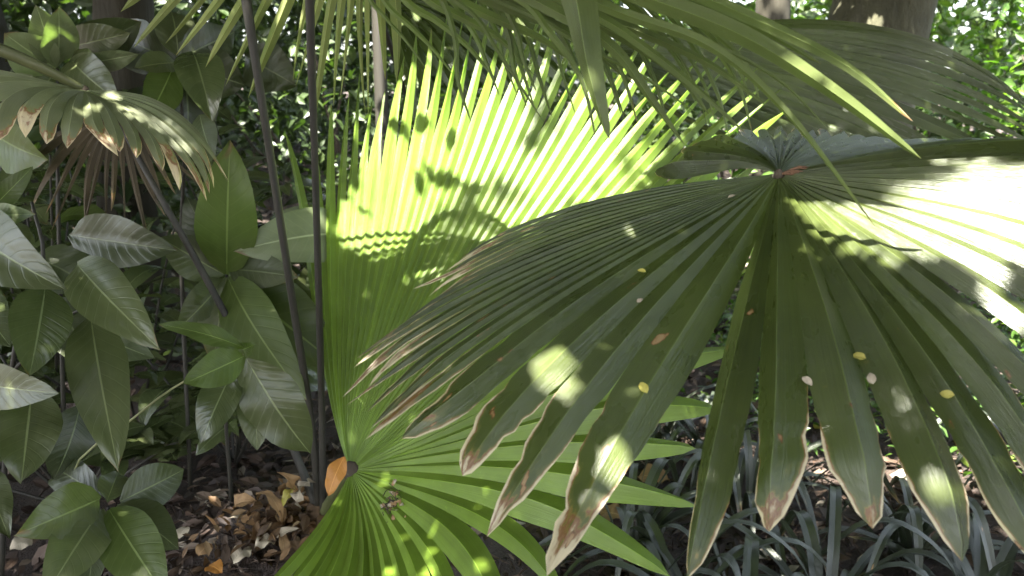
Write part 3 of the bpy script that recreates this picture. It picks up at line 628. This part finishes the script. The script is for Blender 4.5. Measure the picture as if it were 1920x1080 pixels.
# top left
broad_plant('tall plant at the top left with rounded pale grey-green leaves', (100, 800, 2.3),
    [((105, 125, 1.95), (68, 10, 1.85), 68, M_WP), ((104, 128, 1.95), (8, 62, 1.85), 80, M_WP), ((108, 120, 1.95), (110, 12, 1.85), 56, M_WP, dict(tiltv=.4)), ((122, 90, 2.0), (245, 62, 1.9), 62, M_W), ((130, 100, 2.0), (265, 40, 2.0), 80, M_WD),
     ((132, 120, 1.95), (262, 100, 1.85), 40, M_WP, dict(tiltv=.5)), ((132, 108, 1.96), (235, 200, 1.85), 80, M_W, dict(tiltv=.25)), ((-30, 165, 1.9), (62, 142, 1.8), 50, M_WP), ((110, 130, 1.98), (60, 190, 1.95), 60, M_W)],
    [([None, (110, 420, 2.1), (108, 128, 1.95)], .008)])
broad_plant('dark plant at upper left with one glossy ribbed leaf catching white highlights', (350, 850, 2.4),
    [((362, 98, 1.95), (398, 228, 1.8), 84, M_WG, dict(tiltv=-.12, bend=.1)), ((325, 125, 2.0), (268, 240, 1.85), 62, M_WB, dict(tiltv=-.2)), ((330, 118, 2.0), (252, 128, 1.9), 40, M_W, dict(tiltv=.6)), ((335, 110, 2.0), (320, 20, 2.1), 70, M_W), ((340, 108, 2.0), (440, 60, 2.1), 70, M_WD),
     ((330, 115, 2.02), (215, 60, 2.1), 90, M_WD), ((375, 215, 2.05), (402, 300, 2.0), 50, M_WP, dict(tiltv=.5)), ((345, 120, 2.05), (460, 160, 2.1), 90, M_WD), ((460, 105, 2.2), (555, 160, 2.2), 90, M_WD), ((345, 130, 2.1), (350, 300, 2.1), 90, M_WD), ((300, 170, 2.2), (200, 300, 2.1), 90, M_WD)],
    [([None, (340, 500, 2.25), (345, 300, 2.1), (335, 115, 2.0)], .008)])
# random dark plants filling the shade on the left
names = ['shadowy broadleaf shrub low at left, second layer behind the drooping leaves', 'shadowy broadleaf shrub below the small grey fan leaf', 'deep shade shrub just left of the paired stalks near the ground', 'deep shade shrub at the left edge above mid height', 'dim shrub between the stalks and the glossy ribbed leaf']
spots = [(120, 780, 2.3), (220, 470, 2.6), (430, 760, 2.6), (30, 300, 2.5), (490, 330, 3.0)]
for nm, (sx, sy, sd) in zip(names, spots):
    cpt = P(sx, sy, sd); b0 = cpt.copy(); b0[2] = gz(b0[0], b0[1]); top = cpt + [0, 0, .3]
    root = empty('broadleaf_shrub', b0); tag(root, nm, 'shrub', 'dark shrubs filling the shade at left')
    stems = []
    for k in range(8):
        tip_ = cpt + np.array([rng.normal() * .40, rng.normal() * .15, rng.uniform(-.25, .35)]); tip_[2] = max(tip_[2], b0[2] + .25)
        tube('stem', [b0, b0 * .4 + tip_ * .6 + [0, 0, .05], tip_], [.005, .004, .003], M_PET, root, n=8, sides=6)
        for j in range(13):
            a = j * 2.4 + rng.uniform(0, 1); u = .5 + .5 * j / 12
            st = b0 * (1 - u) + tip_ * u + np.array([0, 0, .02])
            dr = np.array([math.cos(a), math.sin(a), rng.uniform(-.5, .35)]); ln = rng.uniform(.10, .22)
            blade(st, st + nrm(dr) * ln, ln * rng.uniform(.36, .48), [M_W, M_WG, M_WG][rng.integers(3)], root, nface=[rng.normal() * .3, -.4, 1], bend=rng.uniform(.05, .25), nl=8, shape=rng.uniform(.7, 1.5))

# ------------------------------------------------------------------ strap-leaf plants bottom right
def strap(root, c, a, ln, hw, rise, mat=M_STRAP):
    d = np.array([math.cos(a), math.sin(a), 0]); pts = [c, c + d * ln * .22 + [0, 0, rise * .8], c + d * ln * .6 + [0, 0, rise], c + d * ln + [0, 0, rise * .15]]
    path = spline(pts, 16); s = np.linspace(0, 1, 16); tan = nrm(np.gradient(path, axis=0)); side = nrm(np.cross(tan, [0, 0, 1]))
    wd = hw * np.clip(.45 + s * 2.5, 0, 1)
    seg_mesh(path, path + side * wd[:, None], path - side * wd[:, None], .5, .5, s, root, mat, -.35, 9, .1, np.array([0, 0, 1.0]), np.zeros(3), rng.normal() * .8, name='strap_leaf')
st_sp = [((1290, 1090, 1.95), 'slate-grey strap-leaved clump at the bottom, left of the long central fan segment', 16, .42), ((1560, 1120, 1.9), 'slate-grey strap-leaved clump at the bottom under the browned segment tips', 18, .45),
         ((1850, 1090, 1.85), 'slate-grey strap-leaved clump in the bottom right corner', 18, .45), ((1400, 980, 2.5), 'slate-grey strap-leaved clump set further back behind the central segment tips', 16, .4), ((1190, 1060, 2.2), 'small slate-grey strap-leaved clump beside the sharp green leaf points', 14, .33),
         ((1240, 860, 2.9), 'strap-leaved clump half hidden behind the green leaf points at centre', 14, .4),
         ((1700, 1060, 2.2), 'slate-grey strap-leaved clump between the two right-hand segment tips', 16, .42), ((1420, 1120, 1.75), 'nearest slate-grey strap-leaved clump under the longest central segment', 18, .4), ((1930, 960, 2.5), 'slate-grey strap-leaved clump at the right edge behind the leaf tips', 16, .42),
         ((1330, 910, 2.7), 'small strap-leaved clump in the gap left of the longest central segment', 14, .35)]
for (q, lb, n, ln) in st_sp:
    b0 = P(*q); b0[2] = gz(b0[0], b0[1])
    root = empty('strap_leaf_plant', b0); tag(root, lb, 'plant', 'strap-leaved clumps at the bottom right')
    for k in range(n):
        strap(root, b0 + [rng.normal() * .02, rng.normal() * .02, 0], k * 2.4 + rng.uniform(-.3, .3), ln * rng.uniform(.6, 1.15), rng.uniform(.010, .018), rng.uniform(.08, .28))

# ------------------------------------------------------------------ litter and ground cover
def scatter(n, x0, x1, y0, y1, h=.01):
    x = rng.uniform(x0, x1, n); y = y0 + (y1 - y0) * rng.uniform(0, 1, n) ** 1.3
    return np.stack([x, y, gz(x, y) + rng.uniform(.003, h, n)], 1)
cloud('leaf_litter', np.vstack([scatter(9000, -2.5, 3, 1.4, 5, .03), scatter(6000, -5, 7, 4, 12, .03)]), .055, M_LITTER, flat=1.2, jitter=.6)['kind'] = 'stuff'
tag(bpy.data.objects['leaf_litter'], 'brown and grey fallen leaves covering the forest floor', 'leaf litter')
nb = 5200; lp = scatter(nb, -1.2, 1.6, 1.6, 3.2, .015)
tag(cloud('twig_debris', lp, .05, M_LITTER, flat=.8, jitter=.8, aspect=.07), 'fine twigs and bits of stalk scattered through the leaf litter', 'twigs', kind='stuff')
cc = []
for k in range(330):
    cx, cy = rng.uniform(.5, 3.6), rng.uniform(2.4, 6.5)
    if k < 180: cx, cy = rng.uniform(.9, 2.5), rng.uniform(2.4, 4.2)
    if rng.uniform() < .25: cx = rng.uniform(-1, .5)
    m = 26; r = rng.uniform(.06, .16)
    x = cx + rng.normal(size=m) * r; y = cy + rng.normal(size=m) * r
    cc.append(np.stack([x, y, gz(x, y) + rng.uniform(.02, .26, m)], 1))
tag(cloud('ground_cover', np.vstack(cc), .045, M_COVER, flat=1.0), 'low green leafy plants growing among the litter behind the fan leaf', 'ground cover', kind='stuff')

# ------------------------------------------------------------------ loose fallen leaves (things)
def loose(label, bq, tq, wpx, m, cat='fallen leaf', group=None, nface=None, **kw):
    bb, tt = P(*bq), P(*tq); d = (bq[2] + tq[2]) / 2
    o = blade(bb, tt, PX(wpx, d), m, None, name='fallen_leaf', loc=(bb + tt) / 2, nface=nface, **kw)
    return tag(o, label, cat, group)
loose('bright orange fallen leaf caught upright in the crown of the fan palm', (646, 856, 1.73), (616, 930, 1.70), 38, M_DEADO, bend=.12, tiltv=.35, wave=.12)
D0 = 1.86
for lb, bq, tq, wp, m in [
    ('curled orange-brown leaf with a pointed tip, topmost of the debris left of the stalks', (545, 925, 1.95), (522, 885, 1.9), 26, M_DEADB),
    ('tan torn leaf piece lying against the left side of the dark stalks', (585, 900, 1.9), (560, 950, 1.86), 36, M_DEADP),
    ('yellowish small leaf piece at the left of the stalks', (553, 915, 1.93), (530, 948, 1.9), 20, M_YEL),
    ('long brown strip of bark leaning in the debris under the stalks', (480, 925, 1.98), (530, 985, 1.9), 24, M_DEADB),
    ('rounded brown leaf lying dark side up at the debris edge', (440, 955, 2.0), (482, 940, 1.97), 30, M_DEADB),
    ('short tan strip lying across the debris near the green leaf edge', (520, 1010, 1.88), (560, 990, 1.86), 16, M_DEADP),
    ('brown vertical strip hanging below the debris', (520, 990, 1.88), (530, 1050, 1.85), 20, M_DEADB)]:
    loose(lb, bq, tq, wp, m, bend=.25, wave=.16, fold=.5, nface=[rng.normal() * .7, -.5, .8], shape=1.3)
hp = []
for k in range(420):
    q = BASE + np.array([rng.normal() * .09 - .07, rng.normal() * .06, 0]); hp.append([q[0], q[1], gz(q[0], q[1]) + rng.uniform(.0, .07)])
tag(cloud('leaf_debris', hp, .035, M_HEAP, flat=.3, jitter=.6), 'heap of broken tan and brown leaf bits round the foot of the dark stalks', 'leaf debris', kind='stuff')
for lb, x, y, wpx, m in [('pale heart-shaped dry leaf on the soil at the bottom', 455, 1050, 36, M_DEADP), ('whitish rounded dry leaf right of the pale heart-shaped one', 497, 1030, 34, M_DEADP), ('small pale dry leaf above the pair at the bottom', 345, 1008, 28, M_DEADP),
                   ('orange leaf tip at the very bottom edge of the soil', 405, 1078, 34, M_DEADO), ('tan dry leaf on the soil to the left', 385, 1040, 30, M_DEADB), ('pale curled leaf low beside the bottom left whorl', 40, 1030, 34, M_DEADP),
                   ('brown dry leaf under the orange debris', 470, 985, 34, M_DEADB), ('brown dry leaf on the soil behind the green leaf points', 1150, 975, 40, M_DEADB), ('large brown leaf on the soil left of the central segment', 1225, 905, 46, M_DEADB), ('pale leaf on the soil behind the browned tips', 1690, 905, 34, M_DEADP)]:
    # find the ground under the pixel
    dd = 1.0
    for _ in range(400):
        q = P(x, y, dd)
        if q[2] <= gz(q[0], q[1]) + .02: break
        dd += .01
    a = rng.uniform(0, 6.28); ln = PX(wpx * 1.3, dd); v = np.array([math.cos(a), math.sin(a), 0]) * ln / 2
    o = blade(q - v + [0, 0, .012], q + v + [0, 0, .015], PX(wpx, dd), m, None, name='fallen_leaf', loc=q, nface=[rng.normal() * .2, -.3, 1], bend=.15, wave=.06)
    tag(o, lb, 'fallen leaf')
# little leaflets stuck on the dark fan leaf: sit on its surface
dg = None
def on_leaf(px, py):
    global dg
    if dg is None: bpy.context.view_layer.update(); dg = bpy.context.evaluated_depsgraph_get()
    q = P(px, py, 1.0); dr = Vector(nrm(q - CAM))
    ok, loc, n, i, ob, _ = scene.ray_cast(dg, Vector(CAM), dr, distance=4)
    n = n if n.dot(dr) < 0 else -n
    return np.array(loc), np.array(n)
for lb, x, y, wp, m in [('tiny pale yellow leaflet on the dark fan leaf nearest its left edge', 1203, 512, 14, M_YEL), ('yellow leaflet on the dark fan leaf above the lit spot', 1208, 730, 24, M_YEL), ('small tan speck of leaf on the dark fan leaf below the pale leaflet', 1200, 567, 12, M_DEADP),
                   ('yellow leaflet stuck to the browned blotch of the middle segment', 1535, 797, 20, M_YEL), ('round yellow leaflet on the right-hand segment', 1778, 740, 22, M_YEL), ('dry petal on the segment edge by the narrow gap', 1512, 718, 20, M_DEADP),
                   ('curled tan leaflet near the pleat between the right segments', 1610, 672, 22, M_YEL), ('faded leaflet lying just under the curled tan one', 1634, 712, 20, M_DEADP), ('tiny pale scrap near the hub of the dark fan leaf', 1372, 372, 12, M_DEADP)]:
    q, n = on_leaf(x, y); dd = proj(q)[2]; a = rng.uniform(0, 6.28)
    t = nrm(np.cross(n, [math.cos(a), math.sin(a), .3])); ln = PX(wp, dd)
    o = blade(q + n * .003 - t * ln * .6, q + n * .004 + t * ln * .6, ln * .8, m, None, name='leaflet', loc=q, nface=n, bend=.1, nl=7)
    tag(o, lb, 'leaflet')
# clump of dried flowers on the lower green leaf
q, n = on_leaf(742, 945)
root = empty('dried_flower_clump', q); tag(root, 'clump of shrivelled brown flowers lying on the lower part of the bright green leaf', 'flower debris')
for k in range(46):
    c = q + nrm(np.cross(n, rng.normal(size=3))) * abs(rng.normal()) * .022 + n * rng.uniform(.004, .018)
    t = nrm(rng.normal(size=3)); ln = rng.uniform(.008, .018)
    if k < 22: blade(c - t * ln / 2, c + t * ln / 2, ln * .5, [M_DEADB, M_DEADB, M_DEADP][k % 3], root, name='petal', bend=.4, nl=5)
    else:
        w1 = rng.normal(size=3) * .006; tube('twig', [c - t * ln, c + w1, c + t * ln], [.0011, .0009, .0006], M_TWIG, root, n=6, sides=5)

# ------------------------------------------------------------------ trees and background
def limb_path(a, b, wob, n=5):
    t = np.linspace(0, 1, n)[:, None]; p = a + (b - a) * t; p[1:-1] += rng.normal(size=(n - 2, 3)) * wob; return p
def tree(label, x, y, r, h, mat=M_BARKD, crown=None, lean=(0, 0), r_top=None, group=None, name='tree', crown_c=None, crown_mat=None, leaf=.12, limbs=3, flare=1.4):
    z0 = float(gz(x, y)); root = empty(name, (x, y, z0)); tag(root, label, 'tree', group)
    b = np.array([x, y, z0 - .15]); t = np.array([x + lean[0], y + lean[1], z0 + h])
    pts = limb_path(b, t, r * .25, 6)
    tube('trunk', pts, [r * flare, r * 1.02, r * .95, r * .95, r_top or r * .6], mat, root, n=30, sides=20, rough=.02, lobes=1)
    for k in range(limbs):
        a = rng.uniform(0, 6.28); s = pts[-2] * .6 + pts[-1] * .4
        e = s + np.array([math.cos(a) * h * .3, math.sin(a) * h * .3, h * .25])
        tube('limb', limb_path(s, e, .1, 4), [r * .4, r * .25, r * .1], mat, root, n=10, sides=8)
    if crown is not None:
        c = cloud('crown', crown, leaf, crown_mat or M_SHRUB, root, flat=.4); c['kind'] = 'stuff'
    return root
def blobs(cen, rad, nclump, per, spread=.28):
    out = []
    for k in range(nclump):
        d = nrm(rng.normal(size=3)) * rng.uniform(.3, 1) ** .5 * np.array(rad)
        out.append(np.asarray(cen) + d + rng.normal(size=(per, 3)) * spread)
    return np.vstack(out)

# overhead canopy, added out of view, its gaps shaped to cast the sun patches
def sun_plane(a, b, c): 
    n = nrm(np.cross(b - a, c - a)); return a, n
plA = sun_plane(P(*HA), P(640, 200, 2.06), P(1400, 190, 2.03))
plB = sun_plane(P(*HB), P(1535, 985, .85), P(2190, 780, .88))
plC = sun_plane(P(640, -170, 1.30), P(1728, 298, .97), P(1145, 262, 1.02))
plL = sun_plane(P(657, 882, 1.8), P(1010, 1180, 1.32), P(1285, 1005, 1.38))
plW = sun_plane(P(660, 440, 2.1), P(438, 472, 1.9), P(560, 420, 2.0))
plT = sun_plane(P(60, 20, 1.85), P(235, 60, 1.95), P(100, 200, 1.9))
plF = sun_plane(P(*HF), P(110, 268, 1.33), P(408, 368, 1.42))
plV = sun_plane(P(0, 440, 1.42), P(250, 665, 1.55), P(60, 700, 1.4))
plD = sun_plane(P(1120, 90, 2.75), P(1960, 200, 2.35), P(1660, 325, 2.15))
plTk = (P(1680, 60, 4.05), -FW)
plG = (np.array([0, 0, .08]), np.array([0, 0, 1.0]))
# (plane, polygon, share of the leaves that stays)
polys = [
 (plA, [(690, 150), (800, 95), (960, 120), (1000, 200), (960, 300), (900, 330), (820, 380), (800, 468), (620, 468), (590, 380), (655, 300), (640, 240)], .02),
 (plA, [(960, 120), (1200, 95), (1330, 170), (1270, 260), (1180, 380), (1100, 440), (960, 468), (800, 468), (820, 380), (960, 300), (1000, 200)], .3),
 (plA, [(1060, 180), (1200, 130), (1150, 290), (1080, 350), (1000, 420), (950, 400), (1020, 300)], 0),
 (plB, [(1510, 395), (1650, 395), (1750, 400), (1950, 330), (2100, 420), (2100, 560), (1950, 560), (1850, 545), (1740, 530), (1640, 510), (1560, 470)], 0),
 (plB, [(1600, 350), (1950, 310), (2100, 420), (1700, 420)], .3),
 (plB, [(1750, 575), (1950, 630), (1950, 665), (1750, 600)], 0),
 (plC, [(1400, 110), (1560, 180), (1690, 270), (1650, 290), (1480, 215)], 0),
 (plW, [(440, 440), (540, 410), (640, 430), (640, 480), (450, 490)], 0),
 (plF, [(150, 168), (200, 178), (320, 260), (420, 330), (390, 350), (300, 290)], .1),
 (plG, [(1150, 760), (1900, 700), (1950, 980), (1500, 980), (1180, 1000)], .46),
 (plG, [(1480, 700), (1920, 660), (1960, 900), (1500, 850)], .02),
 (plG, [(380, 960), (520, 960), (540, 1070), (400, 1070)], .5),
]
circ = [(plB, 1048, 710, 26), (plB, 1155, 860, 34), (plB, 1745, 915, 26), (plB, 1850, 580, 22), (plB, 1900, 640, 22), (plB, 1675, 782, 10), (plB, 1525, 487, 10),
        (plL, 745, 1000, 6), (plL, 705, 1055, 8), (plL, 765, 930, 4), (plL, 800, 1065, 8), (plTk, 1632, 50, 26), (plTk, 1612, 95, 14), (plA, 700, 470, 14), (plA, 690, 540, 10), (plA, 750, 525, 10), (plA, 790, 500, 8), (plA, 1010, 300, 30), (plT, 75, 55, 30), (plT, 130, 60, 26), (plT, 60, 100, 20), (plT, 30, 150, 24), (plT, 385, 160, 14), (plT, 385, 190, 10), (plT, 250, 95, 14), (plV, 255, 662, 14), (plV, 40, 402, 16), (plV, 75, 590, 8), (plV, 400, 715, 12), (plV, 100, 530, 8), (plT, 500, 210, 14), (plT, 480, 300, 14)]
from math import inf
def inside(px, py, poly):
    c = np.zeros(len(px), bool); n = len(poly)
    for i in range(n):
        x1, y1 = poly[i]; x2, y2 = poly[(i + 1) % n]
        cond = ((y1 > py) != (y2 > py)) & (px < (x2 - x1) * (py - y1) / (y2 - y1 + 1e-9) + x1); c ^= cond
    return c
DPOLY = [(1150, 60), (1500, 95), (1700, 130), (1960, 190), (1990, 330), (1500, 340), (1150, 260)]
def gap_filter(pts, size):
    keep = np.ones(len(pts), bool); raised = np.zeros(len(pts), bool)
    def land(pl):
        a, n = pl; t = ((pts - a) @ n) / (SUN @ n); hit = pts - t[:, None] * SUN
        v = hit - CAM; d = v @ FW; ok = (d > .2) & (t > .02)
        return 960 + F * (v @ RT) / np.where(ok, d, 1), 540 - F * (v @ UPV) / np.where(ok, d, 1), d, ok
    for pl, poly, stay in polys:
        px, py, d, ok = land(pl); hit = ok & inside(px, py, poly); keep &= ~(hit & (rng.uniform(0, 1, len(pts)) >= stay))
        if .05 < stay < .45: raised |= hit
    for pl, cx, cy, r in circ:
        px, py, d, ok = land(pl); rr = r + size * .22 * F / np.where(ok, d, 1)
        keep &= ~(ok & ((px - cx) ** 2 + (py - cy) ** 2 < rr ** 2))
    # the leaf behind, at the right, is kept in shade by restoring canopy leaves
    px, py, d, ok = land(plD)
    core = np.zeros(len(pts), bool)
    for pl, poly, stay in polys[:4]:
        qx, qy, qd, qok = land(pl); core |= qok & inside(qx, qy, poly)
    keep |= ok & ~core & inside(px, py, DPOLY) & (rng.uniform(0, 1, len(pts)) < .93); raised &= ~(ok & inside(px, py, DPOLY))
    pts = pts + SUN * (raised * rng.uniform(2.2, 4.2, len(pts)))[:, None]      # lifted toward the sun to soften the shadow edges
    return pts[keep]
def slab(n, x0, x1, y0, y1, z0, z1):
    return np.stack([rng.uniform(x0, x1, n), rng.uniform(y0, y1, n), rng.uniform(z0, z1, n)], 1)
low = gap_filter(slab(175000, -4.0, 2.8, -3.2, 4.0, 2.3, 3.2), .08)  # unseen leaf layer added as a sun blocker, holes aimed at the lit areas
t1 = tree('added tree out of view behind the viewer on the left, its canopy shaped to dapple the palms', -2.6, -1.8, .12, 3.0, M_BARK, limbs=4)
c = cloud('crown', low, .08, M_CANOPY, t1, flat=1.2, aspect=.5); c['kind'] = 'stuff'

t2 = tree('added tree out of view at the far left, its crown put there to darken the background', -5.2, 6.5, .2, 5.5, M_BARKD, limbs=4)
c = cloud('crown', slab(14000, -8, -.3, 4.2, 10, 3.6, 6), .2, M_CANOPY, t2, flat=1.0, aspect=.5); c['kind'] = 'stuff'  # unseen leaf slab added to shade the background at left
big = tree('thick smooth grey tree trunk at the top right behind the palm leaves', 1.90, 4.4, .24, 7, M_BARK, lean=(.25, .3), r_top=.55, flare=1.0,
           crown=np.vstack([gap_filter(slab(3500, -1.5, 4, 3.5, 8, 5.2, 7.5), .2)]), crown_mat=M_CANOPY, leaf=.2)
tree('rough brown trunk at the top, left of the thick grey trunk', 2.05, 6.2, .12, 6, M_BARKD, lean=(-.3, .2), group=None)
tree('thin dark trunk close to the left side of the thick grey trunk', 2.6, 7.0, .09, 6, M_BARKD, lean=(.5, 0))
tree('slim dark trunk seen above the sunlit leaf at top centre-left', -0.80, 5.0, .04, 5, M_PET, lean=(.08, 0))
tree('dark brown trunk in the upper left corner behind the rounded leaves', -2.9, 4.2, .35, 6, M_BARKD, lean=(-.3, 0))
tree('brown trunk in deep shade between the glossy leaf and rounded leaves', -1.75, 3.7, .12, 5, M_BARKD, lean=(.1, 0))

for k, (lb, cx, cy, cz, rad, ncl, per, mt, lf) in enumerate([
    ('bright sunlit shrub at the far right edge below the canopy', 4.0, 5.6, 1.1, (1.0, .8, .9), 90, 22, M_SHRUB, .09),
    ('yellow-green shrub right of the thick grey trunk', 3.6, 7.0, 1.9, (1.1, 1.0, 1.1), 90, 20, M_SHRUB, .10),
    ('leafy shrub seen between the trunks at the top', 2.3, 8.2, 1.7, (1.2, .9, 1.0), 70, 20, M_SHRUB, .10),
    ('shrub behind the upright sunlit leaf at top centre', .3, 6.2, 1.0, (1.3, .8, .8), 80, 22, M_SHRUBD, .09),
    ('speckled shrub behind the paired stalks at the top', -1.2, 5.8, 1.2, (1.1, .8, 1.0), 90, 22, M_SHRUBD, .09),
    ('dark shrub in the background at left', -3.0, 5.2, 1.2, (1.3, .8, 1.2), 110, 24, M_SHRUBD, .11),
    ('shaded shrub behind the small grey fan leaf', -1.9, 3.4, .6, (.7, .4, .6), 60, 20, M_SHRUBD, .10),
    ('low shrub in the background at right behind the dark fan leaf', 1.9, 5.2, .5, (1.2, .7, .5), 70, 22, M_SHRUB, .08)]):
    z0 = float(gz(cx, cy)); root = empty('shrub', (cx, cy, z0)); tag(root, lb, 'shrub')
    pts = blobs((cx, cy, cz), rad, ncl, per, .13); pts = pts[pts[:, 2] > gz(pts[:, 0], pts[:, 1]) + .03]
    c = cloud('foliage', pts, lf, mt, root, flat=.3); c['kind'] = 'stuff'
    for j in range(5):
        e = np.array([cx, cy, cz]) + nrm(rng.normal(size=3)) * np.array(rad) * .8; e[2] = max(e[2], z0 + .3)
        tube('stem', limb_path(np.array([cx + rng.normal() * .05, cy, z0 - .05]), e, .05, 4), [.02, .014, .006], M_TWIG, root, n=8, sides=6)
# undergrowth closing the view at ground level
ug = []
for k in range(420):
    a = rng.uniform(R(25), R(155)); rr = rng.uniform(6.8, 10.5); x, y = math.cos(a) * rr, math.sin(a) * rr
    ug.append(np.array([x, y, gz(x, y) + rng.uniform(.1, 1.3)]) + rng.normal(size=(36, 3)) * .2)
tag(cloud('undergrowth', np.vstack(ug), .12, M_SHRUBD, flat=.3), 'tangled dark undergrowth between the background trees', 'undergrowth', kind='stuff')
# far wood
fp = []
for k in range(1700):
    a = rng.uniform(R(15), R(165)) if k < 1300 else rng.uniform(R(98), R(140)); rr = rng.uniform(11, 17); z = rng.uniform(0, 4.8 if a < R(100) else 7)
    if rng.uniform() < .3 and a < R(85) and z > 1.5: continue
    fp.append(np.array([math.cos(a) * rr, math.sin(a) * rr, z + .4]) + rng.normal(size=(34, 3)) * .5)
tag(cloud('far_woodland', np.vstack(fp), .26, M_SHRUBD, flat=.2), 'dense dark woodland closing the view in the distance', 'woodland', kind='stuff')
